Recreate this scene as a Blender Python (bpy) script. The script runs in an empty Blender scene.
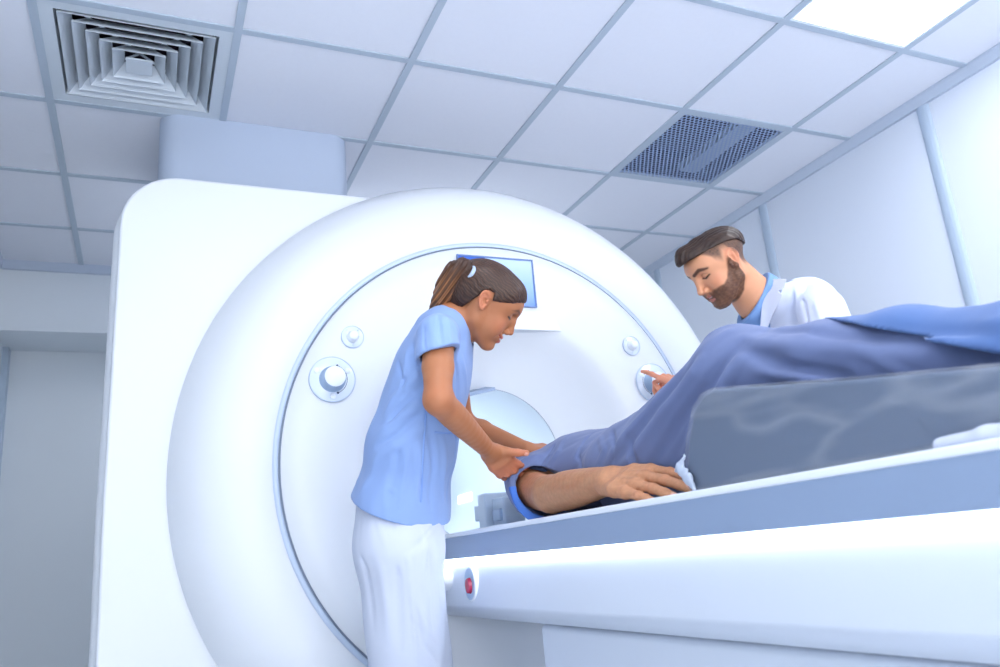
import bpy, bmesh, math, random
import numpy as np
import os
from concurrent.futures import ThreadPoolExecutor
NT = min(8, os.cpu_count() or 4)
from mathutils import Matrix, Vector
random.seed(4)
PI = math.pi
sc = bpy.context.scene
COL = sc.collection

# ------------------------------------------------------------------ camera
H = 0.85                      # eye height of the camera above the floor
YAW, PIT, ROL, FPX = 0.429848542, 0.272383511, -0.0866598026, 794.91
_f = np.array([math.sin(YAW)*math.cos(PIT), math.cos(YAW)*math.cos(PIT), math.sin(PIT)])
_r = np.array([math.cos(YAW), -math.sin(YAW), 0.0]); _u = np.cross(_r, _f)
_R = _r*math.cos(ROL) + _u*math.sin(ROL)
_U = -_r*math.sin(ROL) + _u*math.cos(ROL)
_F = _f
CAM = np.array([0, 0, H])
def ray(x, y):
    return _F + _R*(x-500)/FPX - _U*(y-333.5)/FPX
def U(x, y, t):               # point at forward distance t on the sight line measured in the photograph
    return CAM + ray(x, y)*t
def on(x, y, axis, v):        # point on a world plane (axis = v) on that sight line
    d = ray(x, y)
    return CAM + d*(v-CAM[axis])/d[axis]
cd = bpy.data.cameras.new('camera'); cam = bpy.data.objects.new('camera', cd); COL.objects.link(cam)
M = Matrix(((_R[0], _U[0], -_F[0], 0), (_R[1], _U[1], -_F[1], 0), (_R[2], _U[2], -_F[2], H), (0, 0, 0, 1)))
cam.matrix_world = M
cd.sensor_width = 36; cd.lens = FPX*36/1000
cd.clip_start = 0.02
cd.dof.use_dof = True; cd.dof.focus_distance = 2.15; cd.dof.aperture_fstop = 4.5
sc.camera = cam
sc.view_settings.view_transform = 'Standard'; sc.view_settings.look = 'None'
sc.view_settings.gamma = 1; sc.view_settings.use_curve_mapping = False
sc.view_settings.exposure = 1.2
sc.cycles.use_denoising = True
sc.cycles.max_bounces = 8
sc.cycles.caustics_reflective = False; sc.cycles.caustics_refractive = False
sc.cycles.sample_clamp_indirect = 6

# ------------------------------------------------------------------ materials
def lin(c):
    return tuple((v/12.92 if v <= .04045 else ((v+.055)/1.055)**2.4) for v in [k/255 for k in c])
def mat(name, rgb, rough=.5, spec=.5, metal=0, noise=None, bump=None, sss=0, attr=False, coat=0, trans=0, alpha=1, sheen=0, emis=None):
    m = bpy.data.materials.new(name); m.use_nodes = True
    nt = m.node_tree; b = nt.nodes['Principled BSDF']
    L = nt.links.new
    b.inputs['Base Color'].default_value = (*lin(rgb), 1)
    b.inputs['Roughness'].default_value = rough
    b.inputs['Specular IOR Level'].default_value = spec
    b.inputs['Metallic'].default_value = metal
    b.inputs['Coat Weight'].default_value = coat
    b.inputs['Transmission Weight'].default_value = trans
    b.inputs['Alpha'].default_value = alpha
    b.inputs['Sheen Weight'].default_value = sheen
    if sss:
        b.inputs['Subsurface Weight'].default_value = sss
        b.inputs['Subsurface Radius'].default_value = (1, .35, .2)
        b.inputs['Subsurface Scale'].default_value = .006
    if emis:
        b.inputs['Emission Color'].default_value = (*lin(emis[0]), 1)
        b.inputs['Emission Strength'].default_value = emis[1]
    tc = nt.nodes.new('ShaderNodeTexCoord')
    src = None
    if attr:
        a = nt.nodes.new('ShaderNodeAttribute'); a.attribute_name = 'Col'; src = a.outputs['Color']
    if noise:                  # (scale, amount) gentle mottling of the thing's own colour
        n = nt.nodes.new('ShaderNodeTexNoise'); n.inputs['Scale'].default_value = noise[0]
        n.inputs['Detail'].default_value = 4
        L(tc.outputs['Object'], n.inputs['Vector'])
        mr = nt.nodes.new('ShaderNodeMapRange'); mr.inputs['To Min'].default_value = 1-noise[1]; mr.inputs['To Max'].default_value = 1+noise[1]
        L(n.outputs['Fac'], mr.inputs['Value'])
        mx = nt.nodes.new('ShaderNodeVectorMath'); mx.operation = 'SCALE'
        if src: L(src, mx.inputs[0])
        else: mx.inputs[0].default_value = lin(rgb)
        L(mr.outputs['Result'], mx.inputs['Scale'])
        src = mx.outputs['Vector']
    if src: L(src, b.inputs['Base Color'])
    if bump:                   # (scale, strength, distance[, stretch])
        n = nt.nodes.new('ShaderNodeTexNoise'); n.inputs['Scale'].default_value = bump[0]; n.inputs['Detail'].default_value = 5
        if len(bump) > 3:
            mp = nt.nodes.new('ShaderNodeMapping'); mp.inputs['Scale'].default_value = bump[3]
            L(tc.outputs['Object'], mp.inputs['Vector']); L(mp.outputs['Vector'], n.inputs['Vector'])
        else:
            L(tc.outputs['Object'], n.inputs['Vector'])
        bp = nt.nodes.new('ShaderNodeBump'); bp.inputs['Strength'].default_value = bump[1]; bp.inputs['Distance'].default_value = bump[2]
        L(n.outputs['Fac'], bp.inputs['Height']); L(bp.outputs['Normal'], b.inputs['Normal'])
    return m
MT = {}
MT['tile'] = mat('ceiling_tile', (228, 230, 238), .9, .2, noise=(60, .015), bump=(900, .15, .0006))
MT['grid'] = mat('grid_metal', (178, 190, 203), .5, .4)
MT['wall'] = mat('wall_panel', (216, 223, 235), .45, .4, noise=(3, .01))
MT['wall_back'] = mat('wall_back_paint', (218, 224, 230), .7, .3, noise=(3, .01))
MT['strip'] = mat('wall_strip', (172, 188, 206), .4, .5)
MT['trim'] = mat('cornice_metal', (184, 195, 212), .35, .6)
MT['floor'] = mat('floor_vinyl', (216, 221, 228), .35, .5, noise=(8, .03))
MT['gantry'] = mat('scanner_shell', (224, 228, 234), .38, .45, noise=(1.5, .006))
MT['gantry_seam'] = mat('scanner_seam', (196, 210, 230), .4, .5)
MT['seam_dark'] = mat('seam_gap', (146, 158, 178), .6, .3)
MT['bore'] = mat('bore_liner', (214, 226, 236), .28, .5)
MT['duct'] = mat('duct_paint', (180, 192, 212), .5, .4, noise=(3, .01))
MT['knob'] = mat('knob_plastic', (236, 242, 250), .25, .5)
MT['knob_side'] = mat('knob_side_plastic', (160, 182, 210), .3, .5)
MT['disc'] = mat('dial_disc_plastic', (222, 232, 246), .15, .6, coat=.5)
MT['mark'] = mat('dial_print', (70, 85, 110), .6, .3)
MT['tray'] = mat('table_top_plastic', (138, 156, 184), .4, .5)
MT['traytop'] = mat('table_surface', (232, 237, 245), .35, .5)
MT['cover'] = mat('table_cover', (207, 214, 226), .4, .5, noise=(1.5, .006))
MT['red'] = mat('stop_button_red', (170, 30, 70), .25, .6)
MT['coil'] = mat('coil_plastic', (196, 212, 230), .35, .5)
MT['louvre'] = mat('louvre_metal', (206, 214, 222), .5, .4)
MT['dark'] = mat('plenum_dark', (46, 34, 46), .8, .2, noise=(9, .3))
MT['gown'] = mat('gown_cloth', (106, 119, 158), .85, .15, noise=(14, .05), bump=(1400, .12, .0004), sheen=.15)
MT['gown_in'] = mat('gown_hem_cloth', (74, 116, 196), .85, .15, bump=(1400, .12, .0004))
MT['light_tint_cover'] = mat('light_tint_cloth', (86, 114, 166), .9, .1, noise=(7, .06), bump=(900, .15, .0005), sheen=.2)  # blue that lighting and lens gave the gown over the shins
MT['tunic'] = mat('tunic_cloth', (138, 164, 212), .85, .15, noise=(12, .02), bump=(1600, .1, .0004), sheen=.15)
MT['white_cloth'] = mat('white_cloth', (200, 206, 222), .85, .15, noise=(12, .01), bump=(1500, .1, .0004))
MT['coat'] = mat('coat_cloth', (212, 218, 236), .85, .15, noise=(12, .01), bump=(1500, .1, .0004))
MT['shirt'] = mat('shirt_cloth', (122, 156, 206), .85, .15, noise=(14, .04), bump=(1600, .1, .0004))
MT['foam'] = mat('foam_grey', (78, 95, 122), .6, .3, noise=(7, .07), bump=(8, .35, .006, (1, .5, 1.6)), coat=.35)
MT['skin'] = mat('skin', (200, 140, 105), .5, .35, attr=True, sss=.12, noise=(45, .05), bump=(500, .1, .0005))
MT['skinhairy'] = mat('skin_hairy', (200, 140, 105), .55, .25, attr=True, sss=.08, noise=(110, .22), bump=(260, .6, .0014, (1, .5, 1)))
MT['hair'] = mat('hair_brown', (60, 40, 32), .45, .35, attr=True, bump=(420, .35, .0006, (.5, .5, 1)))
MT['rubber'] = mat('elastic_band', (170, 186, 210), .5, .4)
MT['shoe'] = mat('shoe_white', (215, 220, 228), .5, .4)
MT['shoe_dark'] = mat('shoe_dark', (40, 36, 40), .5, .4)
MT['trouser_dark'] = mat('trouser_grey', (74, 84, 108), .85, .2)
MT['sole'] = mat('shoe_sole', (150, 156, 166), .7, .3)

def emission(name, rgb, s):
    m = bpy.data.materials.new(name); m.use_nodes = True; nt = m.node_tree
    nt.nodes.clear(); o = nt.nodes.new('ShaderNodeOutputMaterial'); e = nt.nodes.new('ShaderNodeEmission')
    e.inputs['Color'].default_value = (*lin(rgb), 1); e.inputs['Strength'].default_value = s
    nt.links.new(e.outputs[0], o.inputs['Surface']); return m
MT['panel_light'] = emission('panel_light', (240, 246, 255), 5.2)
MT['fill_panel'] = emission('fill_panel_dim', (240, 246, 255), 3)  # weaker glow for the added panels behind the scanner
MT['led'] = emission('led_strip_light', (232, 242, 255), 9)
MT['bore_lamp_fill'] = emission('bore_lamp_fill_light', (240, 247, 255), 1.7)  # shared by the short bore lamp and the added fill strip

# screen of the monitor: pale blue picture of a scan page
def screen_mat():
    m = mat('screen_picture', (170, 195, 240), .2, .5)
    nt = m.node_tree; b = nt.nodes['Principled BSDF']; L = nt.links.new
    tc = nt.nodes.new('ShaderNodeTexCoord'); sx = nt.nodes.new('ShaderNodeSeparateXYZ'); L(tc.outputs['Generated'], sx.inputs[0])
    r1 = nt.nodes.new('ShaderNodeValToRGB'); r1.color_ramp.interpolation = 'LINEAR'
    e = r1.color_ramp.elements; e[0].position = .05; e[0].color = (*lin((92, 130, 208)), 1)
    e[1].position = .95; e[1].color = (*lin((172, 194, 234)), 1)
    x = e.new(.5); x.color = (*lin((128, 162, 222)), 1)
    L(sx.outputs['Z'], r1.inputs['Fac'])
    st = nt.nodes.new('ShaderNodeMath'); st.operation = 'GREATER_THAN'; st.inputs[1].default_value = .36; L(sx.outputs['X'], st.inputs[0])
    mx = nt.nodes.new('ShaderNodeMix'); mx.data_type = 'RGBA'
    mx.inputs['A'].default_value = (*lin((66, 106, 196)), 1)
    L(st.outputs[0], mx.inputs['Factor']); L(r1.outputs['Color'], mx.inputs['B'])
    L(mx.outputs['Result'], b.inputs['Base Color']); L(mx.outputs['Result'], b.inputs['Emission Color'])
    b.inputs['Emission Strength'].default_value = .15
    return m
MT['screen'] = screen_mat()

# perforated sheet: round holes cut through the metal
def perf_mat(n):
    m = mat('perforated_metal', (150, 170, 205), .5, .4)
    nt = m.node_tree; b = nt.nodes['Principled BSDF']; L = nt.links.new
    tc = nt.nodes.new('ShaderNodeTexCoord')
    def cell(off):
        mp = nt.nodes.new('ShaderNodeMapping'); mp.inputs['Scale'].default_value = (n, n/1.65, 0); mp.inputs['Location'].default_value = (off, off, 0)
        L(tc.outputs['Generated'], mp.inputs['Vector'])
        fr = nt.nodes.new('ShaderNodeVectorMath'); fr.operation = 'FRACTION'; L(mp.outputs['Vector'], fr.inputs[0])
        sb = nt.nodes.new('ShaderNodeVectorMath'); sb.operation = 'SUBTRACT'; sb.inputs[1].default_value = (.5, .5, 0); L(fr.outputs['Vector'], sb.inputs[0])
        ml = nt.nodes.new('ShaderNodeVectorMath'); ml.operation = 'MULTIPLY'; ml.inputs[1].default_value = (1, 1.65, 0); L(sb.outputs['Vector'], ml.inputs[0])
        ds = nt.nodes.new('ShaderNodeVectorMath'); ds.operation = 'LENGTH'; L(ml.outputs['Vector'], ds.inputs[0])
        lt = nt.nodes.new('ShaderNodeMath'); lt.operation = 'LESS_THAN'; lt.inputs[1].default_value = .34; L(ds.outputs['Value'], lt.inputs[0])
        return lt
    a, c = cell(0), cell(.5)
    mx = nt.nodes.new('ShaderNodeMath'); mx.operation = 'MAXIMUM'; L(a.outputs[0], mx.inputs[0]); L(c.outputs[0], mx.inputs[1])
    iv = nt.nodes.new('ShaderNodeMath'); iv.operation = 'SUBTRACT'; iv.inputs[0].default_value = 1; L(mx.outputs[0], iv.inputs[1])
    L(iv.outputs[0], b.inputs['Alpha'])
    return m
MT['perf'] = perf_mat(25)

def film_mat():                # clear plastic wrap: mostly see-through with glossy creases
    m = bpy.data.materials.new('clear_film'); m.use_nodes = True; nt = m.node_tree; nt.nodes.clear(); L = nt.links.new
    o = nt.nodes.new('ShaderNodeOutputMaterial'); t = nt.nodes.new('ShaderNodeBsdfTransparent'); g = nt.nodes.new('ShaderNodeBsdfGlossy'); d = nt.nodes.new('ShaderNodeBsdfDiffuse')
    g.inputs['Roughness'].default_value = .28; d.inputs['Color'].default_value = (*lin((225, 232, 244)), 1)
    tc = nt.nodes.new('ShaderNodeTexCoord'); n = nt.nodes.new('ShaderNodeTexNoise'); n.inputs['Scale'].default_value = 8; n.inputs['Detail'].default_value = 2; n.inputs['Distortion'].default_value = .25
    mp = nt.nodes.new('ShaderNodeMapping'); mp.inputs['Scale'].default_value = (1, .32, 1.5); mp.inputs['Rotation'].default_value = (.18, 0, 0)
    L(tc.outputs['Object'], mp.inputs['Vector']); L(mp.outputs['Vector'], n.inputs['Vector'])
    # thin crease lines where the noise crosses its mean
    s = nt.nodes.new('ShaderNodeMath'); s.operation = 'SUBTRACT'; s.inputs[1].default_value = .5; L(n.outputs['Fac'], s.inputs[0])
    a = nt.nodes.new('ShaderNodeMath'); a.operation = 'ABSOLUTE'; L(s.outputs[0], a.inputs[0])
    r = nt.nodes.new('ShaderNodeMapRange'); r.inputs['From Min'].default_value = 0; r.inputs['From Max'].default_value = .05; r.inputs['To Min'].default_value = .27; r.inputs['To Max'].default_value = .13; L(a.outputs[0], r.inputs['Value'])
    bp = nt.nodes.new('ShaderNodeBump'); bp.inputs['Strength'].default_value = .8; bp.inputs['Distance'].default_value = .01; L(n.outputs['Fac'], bp.inputs['Height'])
    L(bp.outputs['Normal'], g.inputs['Normal'])
    m1 = nt.nodes.new('ShaderNodeMixShader'); m1.inputs[0].default_value = .5; L(d.outputs[0], m1.inputs[1]); L(g.outputs[0], m1.inputs[2])
    m2 = nt.nodes.new('ShaderNodeMixShader'); L(r.outputs['Result'], m2.inputs[0]); L(t.outputs[0], m2.inputs[1]); L(m1.outputs[0], m2.inputs[2])
    L(m2.outputs[0], o.inputs['Surface']); return m
MT['film'] = film_mat()

# ------------------------------------------------------------------ object helpers
def put(name, me, m, parent=None, smooth=False, bevel=0, seg=3):
    o = bpy.data.objects.new(name, me); COL.objects.link(o)
    if m is not None: me.materials.append(MT[m] if isinstance(m, str) else m)
    if parent is not None: o.parent = parent; o.matrix_parent_inverse = parent.matrix_world.inverted()
    if smooth:
        for p in me.polygons: p.use_smooth = True
    if bevel:
        b = o.modifiers.new('Bevel', 'BEVEL'); b.width = bevel; b.segments = seg; b.limit_method = 'ANGLE'; b.angle_limit = math.radians(40)
        w = o.modifiers.new('WeightedNormal', 'WEIGHTED_NORMAL')
        for p in me.polygons: p.use_smooth = True
    return o
def tag(o, label, cat, group=None):
    o['label'] = label; o['category'] = cat
    if group: o['group'] = group
    return o
def thing(name, loc, label, cat, group=None):
    o = bpy.data.objects.new(name, None); COL.objects.link(o); o.empty_display_size = .1
    o.location = loc
    o.matrix_world = Matrix.Translation(Vector(loc))
    return tag(o, label, cat, group)
def struct(o): o['kind'] = 'structure'; return o
def bm_mesh(bm, name='m'):
    bmesh.ops.recalc_face_normals(bm, faces=bm.faces)
    me = bpy.data.meshes.new(name); bm.to_mesh(me); bm.free(); return me
def add_box(bm, x0, x1, y0, y1, z0, z1):
    v = [bm.verts.new((x, y, z)) for x in (x0, x1) for y in (y0, y1) for z in (z0, z1)]
    for f in ((0, 1, 3, 2), (4, 6, 7, 5), (0, 4, 5, 1), (2, 3, 7, 6), (0, 2, 6, 4), (1, 5, 7, 3)):
        bm.faces.new([v[i] for i in f])
def box(name, x0, x1, y0, y1, z0, z1, m, parent=None, bevel=0, seg=3):
    bm = bmesh.new(); add_box(bm, x0, x1, y0, y1, z0, z1)
    return put(name, bm_mesh(bm), m, parent, bevel=bevel, seg=seg)
def revolve(name, prof, cx, cz, m, parent=None, n=160, a0=0, a1=2*PI, smooth=True):
    """spin profile points (radius, y) about the axis x=cx, z=cz (parallel to Y)"""
    bm = bmesh.new(); full = abs(a1-a0-2*PI) < 1e-6
    k = n if full else n+1
    rings = []
    for i in range(k):
        a = a0+(a1-a0)*i/n
        rings.append([bm.verts.new((cx+r*math.cos(a), y, cz+r*math.sin(a))) for r, y in prof])
    for i in range(n):
        A, B = rings[i], rings[(i+1) % k]
        for j in range(len(prof)-1):
            bm.faces.new((A[j], A[j+1], B[j+1], B[j]))
    me = bm_mesh(bm)
    return put(name, me, m, parent, smooth=smooth)
def extrude_poly(name, pts, axis, a, b, m, parent=None, bevel=0, seg=3, smooth=False):
    """closed outline pts (2-D) pushed along axis between a and b"""
    bm = bmesh.new()
    def P(p, v):
        return {'x': (v, p[0], p[1]), 'y': (p[0], v, p[1]), 'z': (p[0], p[1], v)}[axis]
    A = [bm.verts.new(P(p, a)) for p in pts]; B = [bm.verts.new(P(p, b)) for p in pts]
    n = len(pts)
    for i in range(n): bm.faces.new((A[i], A[(i+1) % n], B[(i+1) % n], B[i]))
    bm.faces.new(A); bm.faces.new(B[::-1])
    return put(name, bm_mesh(bm), m, parent, bevel=bevel, seg=seg)

# ------------------------------------------------------------------ distance-field bodies (meshed with surface nets)
def smin(a, b, k):
    h = np.maximum(k-np.abs(a-b), 0)/k
    return np.minimum(a, b)-h*h*k*.25
def smax(a, b, k): return -smin(-a, -b, k)
def cap(P, a, b, ra, rb):
    a = np.asarray(a, P.dtype); b = np.asarray(b, P.dtype); ba = b-a
    pa = P-a
    h = np.clip((pa@ba)*P.dtype.type(1/max(float(ba@ba), 1e-12)), 0, 1)
    l2 = np.zeros_like(h)
    for i in range(3): e = pa[:, i]-h*ba[i]; l2 += e*e
    return np.sqrt(l2)-(P.dtype.type(ra)+P.dtype.type(rb-ra)*h)
def sph(P, c, r):
    return np.sqrt(sum((P[:, i]-P.dtype.type(c[i]))**2 for i in range(3)))-P.dtype.type(r)
def ell(P, c, r):
    T = P.dtype.type
    a = [(P[:, i]-T(c[i]))*T(1/r[i]) for i in range(3)]
    k0 = np.sqrt(a[0]*a[0]+a[1]*a[1]+a[2]*a[2]); k1 = np.sqrt(sum((a[i]*T(1/r[i]))**2 for i in range(3)))
    return k0*(k0-1)/np.maximum(k1, T(1e-6))
def ecap(P, a, b, ra, rb, ax, s):
    """tapered capsule whose cross-section is s times wider along the unit axis ax"""
    ax = np.asarray(ax, P.dtype); a = np.asarray(a, P.dtype); b = np.asarray(b, P.dtype)
    def sq(v): return v-np.multiply.outer(v@ax, ax)*P.dtype.type(1-1/s)
    return cap(sq(P), sq(a), sq(b), ra, rb)
def chain(P, pts, rs, k=.02, ax=None, s=1):
    d = None
    for i in range(len(pts)-1):
        e = cap(P, pts[i], pts[i+1], rs[i], rs[i+1]) if ax is None else ecap(P, pts[i], pts[i+1], rs[i], rs[i+1], ax, s if np.isscalar(s) else .5*(s[i]+s[i+1]))
        d = e if d is None else smin(d, e, k)
    return d
def near(P, c, r, fn):
    """fn(P) close to the point c; farther off only the distance to a sphere round it"""
    dd = np.linalg.norm(P-np.asarray(c, P.dtype), axis=1)
    o = (dd-r+.035).astype(P.dtype); m_ = dd < r
    if m_.any(): o[m_] = fn(P[m_])
    return o
def limb(P, pts, rs, n=5):
    """smooth tapered tube through the joints (Catmull-Rom between them)"""
    p = [np.asarray(q, float) for q in pts]; e = [2*p[0]-p[1]]+p+[2*p[-1]-p[-2]]; r = [rs[0]]+list(rs)+[rs[-1]]
    Q, Rr = [], []
    for i in range(1, len(e)-2):
        for k in range(n):
            t = k/n; c = lambda a, b, c_, d_: .5*((2*b)+(-a+c_)*t+(2*a-5*b+4*c_-d_)*t*t+(-a+3*b-3*c_+d_)*t**3)
            Q.append(c(e[i-1], e[i], e[i+1], e[i+2])); Rr.append(c(r[i-1], r[i], r[i+1], r[i+2]))
    Q.append(p[-1]); Rr.append(rs[-1])
    d = None
    for i in range(len(Q)-1):
        a = cap(P, Q[i], Q[i+1], Rr[i], Rr[i+1]); d = a if d is None else smin(d, a, .003)
    return d
def hit(fn, x, y, t0=.8, t1=3.2):
    """first point of the surface fn on one sight line"""
    t = np.arange(t0, t1, .004); d = fn((CAM+np.outer(t, ray(x, y))).astype(np.float32))
    i = np.nonzero(d < 0)[0]
    if not len(i): i = [int(np.argmin(d))]
    return CAM+ray(x, y)*t[i[0]]
class Folds:
    """ridges (+) and valleys (-) of cloth: (pixel path on the base surface, width, height)"""
    def __init__(self, base, L_, t0=.8, t1=3.2):
        self.f = []
        for px, w_, a in L_:
            pts = [hit(base, x, y, t0, t1) for x, y in px]
            c = np.mean(pts, 0); r = max(np.linalg.norm(p-c) for p in pts)+2.6*w_
            self.f.append((pts, w_, a, c, r))
    def __call__(self, P):
        o = np.zeros(len(P), P.dtype)
        for pts, w_, a, c, r in self.f:
            m_ = sph(P, c, r) < 0
            if not m_.any(): continue
            Q = P[m_]; d = None; n = len(pts)-1
            for i in range(n):
                e = cap(Q, pts[i], pts[i+1], 0, 0); d = e if d is None else np.minimum(d, e)
            # fade towards both ends
            ax = pts[-1]-pts[0]; u = np.clip((Q-pts[0].astype(Q.dtype))@(ax/(ax@ax)).astype(Q.dtype), 0, 1)
            o[m_] += a*np.exp(-(d/w_)**2)*np.clip(4*u*(1-u)+.25, 0, 1)
        return o
def groove(P, a, b, w):
    """1 on the segment a-b falling to 0 at about 2w"""
    d = cap(P, a, b, 0, 0)
    return np.exp(-(d/w)**2)
def axis_pts(lo, hi, h):
    if callable(h):
        v = [lo]
        while v[-1] < hi: v.append(v[-1]+h(v[-1]))
        return np.array(v)
    return np.arange(lo, hi+h, h)
def net(fn, lo, hi, h, refine=2):
    hx, hy, hz = h if isinstance(h, tuple) else (h, h, h)
    X, Y, Z = axis_pts(lo[0], hi[0], hx), axis_pts(lo[1], hi[1], hy), axis_pts(lo[2], hi[2], hz)
    B = 8
    def pad(a):
        n = (-len(a)) % B; st = a[-1]-a[-2]
        return np.concatenate([a, a[-1]+st*np.arange(1, n+1)])
    X, Y, Z = pad(X), pad(Y), pad(Z)
    nx, ny, nz = len(X), len(Y), len(Z)
    D = np.empty((nx, ny, nz), np.float32)
    bx, by, bz = X.reshape(-1, B), Y.reshape(-1, B), Z.reshape(-1, B)
    cx, cy, cz = bx.mean(1), by.mean(1), bz.mean(1)
    rx, ry, rz = [(b[:, -1]-b[:, 0])/2+(b[:, 1]-b[:, 0]) for b in (bx, by, bz)]
    C = np.stack(np.meshgrid(cx, cy, cz, indexing='ij'), -1).reshape(-1, 3)
    Rd = np.sqrt(rx[:, None, None]**2+ry[None, :, None]**2+rz[None, None, :]**2).reshape(-1)
    dc = fn(C)
    D[:] = np.repeat(np.repeat(np.repeat(dc.reshape(len(cx), len(cy), len(cz)), B, 0), B, 1), B, 2)
    act = np.nonzero(np.abs(dc) < Rd*1.6+.01)[0]
    ii, jj, kk = np.unravel_index(act, (len(cx), len(cy), len(cz)))
    CH = 96
    def work(s):
        i, j, k = ii[s:s+CH], jj[s:s+CH], kk[s:s+CH]
        gx = np.broadcast_to(bx[i][:, :, None, None], (len(i), B, B, B)); gy = np.broadcast_to(by[j][:, None, :, None], gx.shape); gz = np.broadcast_to(bz[k][:, None, None, :], gx.shape)
        d = fn(np.stack([gx, gy, gz], -1).reshape(-1, 3).astype(np.float32)).reshape(gx.shape)
        for q in range(len(i)):
            D[i[q]*B:i[q]*B+B, j[q]*B:j[q]*B+B, k[q]*B:k[q]*B+B] = d[q]
    with ThreadPoolExecutor(NT) as ex: list(ex.map(work, range(0, len(act), CH)))
    S = D < 0
    cnt = np.zeros((nx-1, ny-1, nz-1), np.int8)
    for a in (0, 1):
        for b in (0, 1):
            for c in (0, 1): cnt += S[a:nx-1+a, b:ny-1+b, c:nz-1+c]
    cell = (cnt > 0) & (cnt < 8)
    ci, cj, ck = np.nonzero(cell)
    idx = np.full(cell.shape, -1, np.int32); idx[ci, cj, ck] = np.arange(len(ci))
    acc = np.zeros((len(ci), 3)); w = np.zeros(len(ci))
    cs = [(a, b, c) for a in (0, 1) for b in (0, 1) for c in (0, 1)]
    for p in cs:
        for ax_ in range(3):
            if p[ax_]: continue
            q = list(p); q[ax_] = 1
            d0 = D[ci+p[0], cj+p[1], ck+p[2]]; d1 = D[ci+q[0], cj+q[1], ck+q[2]]
            m_ = (d0 < 0) != (d1 < 0)
            t = np.where(m_, d0/np.where(m_, d0-d1, 1), 0)
            P0 = np.stack([X[ci+p[0]], Y[cj+p[1]], Z[ck+p[2]]], 1); P1 = np.stack([X[ci+q[0]], Y[cj+q[1]], Z[ck+q[2]]], 1)
            acc += np.where(m_[:, None], P0+(P1-P0)*t[:, None], 0); w += m_
    V = acc/w[:, None]
    Fs = []
    e = S[:-1, 1:-1, 1:-1] != S[1:, 1:-1, 1:-1]; i, j, k = np.nonzero(e); j += 1; k += 1
    q = np.stack([idx[i, j-1, k-1], idx[i, j, k-1], idx[i, j, k], idx[i, j-1, k]], 1); fl = S[i, j, k]; q[~fl] = q[~fl][:, ::-1]; Fs.append(q)
    e = S[1:-1, :-1, 1:-1] != S[1:-1, 1:, 1:-1]; i, j, k = np.nonzero(e); i += 1; k += 1
    q = np.stack([idx[i-1, j, k-1], idx[i-1, j, k], idx[i, j, k], idx[i, j, k-1]], 1); fl = S[i, j, k]; q[~fl] = q[~fl][:, ::-1]; Fs.append(q)
    e = S[1:-1, 1:-1, :-1] != S[1:-1, 1:-1, 1:]; i, j, k = np.nonzero(e); i += 1; j += 1
    q = np.stack([idx[i-1, j-1, k], idx[i, j-1, k], idx[i, j, k], idx[i-1, j, k]], 1); fl = S[i, j, k]; q[~fl] = q[~fl][:, ::-1]; Fs.append(q)
    Fa = np.concatenate(Fs)
    hm = min(X[1]-X[0], Y[1]-Y[0])
    for _ in range(refine):
        e = hm*.25
        def step(W):
            d0 = fn(W)
            G = np.stack([(fn(W+np.eye(3)[a]*e)-d0)/e for a in range(3)], 1)
            g2 = np.maximum((G*G).sum(1), .15)
            return W-G*np.clip(d0/g2, -hm*.6, hm*.6)[:, None]
        with ThreadPoolExecutor(NT) as ex: V = np.concatenate(list(ex.map(step, [V[s:s+40000] for s in range(0, len(V), 40000)])))
    return V, Fa
def biggest(V, F):             # drop stray crumbs: keep the largest connected surface
    par = np.arange(len(V))
    while True:
        m_ = par[F].min(1); new = par.copy()
        for c in range(4): np.minimum.at(new, F[:, c], m_)
        new = new[new]
        if (new == par).all(): break
        par = new
    u, n = np.unique(par, return_counts=True)
    keep = par == u[n.argmax()]
    re = np.cumsum(keep)-1
    F = re[F[keep[F[:, 0]]]]
    return V[keep], F
def body(name, fn, lo, hi, h, m, parent=None, col=None, single=True, refine=2):
    V, F = net(fn, lo, hi, h, refine)
    if single: V, F = biggest(V, F)
    me = bpy.data.meshes.new(name)
    me.vertices.add(len(V)); me.vertices.foreach_set('co', V.astype(np.float32).ravel())
    me.loops.add(len(F)*4); me.loops.foreach_set('vertex_index', F.astype(np.int32).ravel())
    me.polygons.add(len(F)); me.polygons.foreach_set('loop_start', np.arange(0, len(F)*4, 4, dtype=np.int32))
    me.polygons.foreach_set('loop_total', np.full(len(F), 4, np.int32))
    me.update(calc_edges=True); me.validate()
    if col is not None:
        c = col(V); a = me.color_attributes.new('Col', 'FLOAT_COLOR', 'POINT')
        a.data.foreach_set('color', np.concatenate([c, np.ones((len(c), 1))], 1).astype(np.float32).ravel())
    me.polygons.foreach_set('use_smooth', [True]*len(me.polygons))
    return put(name, me, m, parent)
def wob(P, s, seed=0):          # cheap smooth noise
    r = np.random.RandomState(seed); d = 0
    for i in range(5):
        a = (r.randn(3)*s).astype(P.dtype); b = (r.randn(3)*s*.7).astype(P.dtype)
        d = d+np.sin(P@a+1.7*np.sin(P@b+r.rand()*6)+r.rand()*6)
    return d/5
def L3(c): return np.array(lin(c))
def mixc(c, col, w): return c*(1-w[:, None])+np.asarray(col)*w[:, None]
def sstep(a, b, x):
    t = np.clip((x-a)/(b-a), 0, 1); return t*t*(3-2*t)

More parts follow.
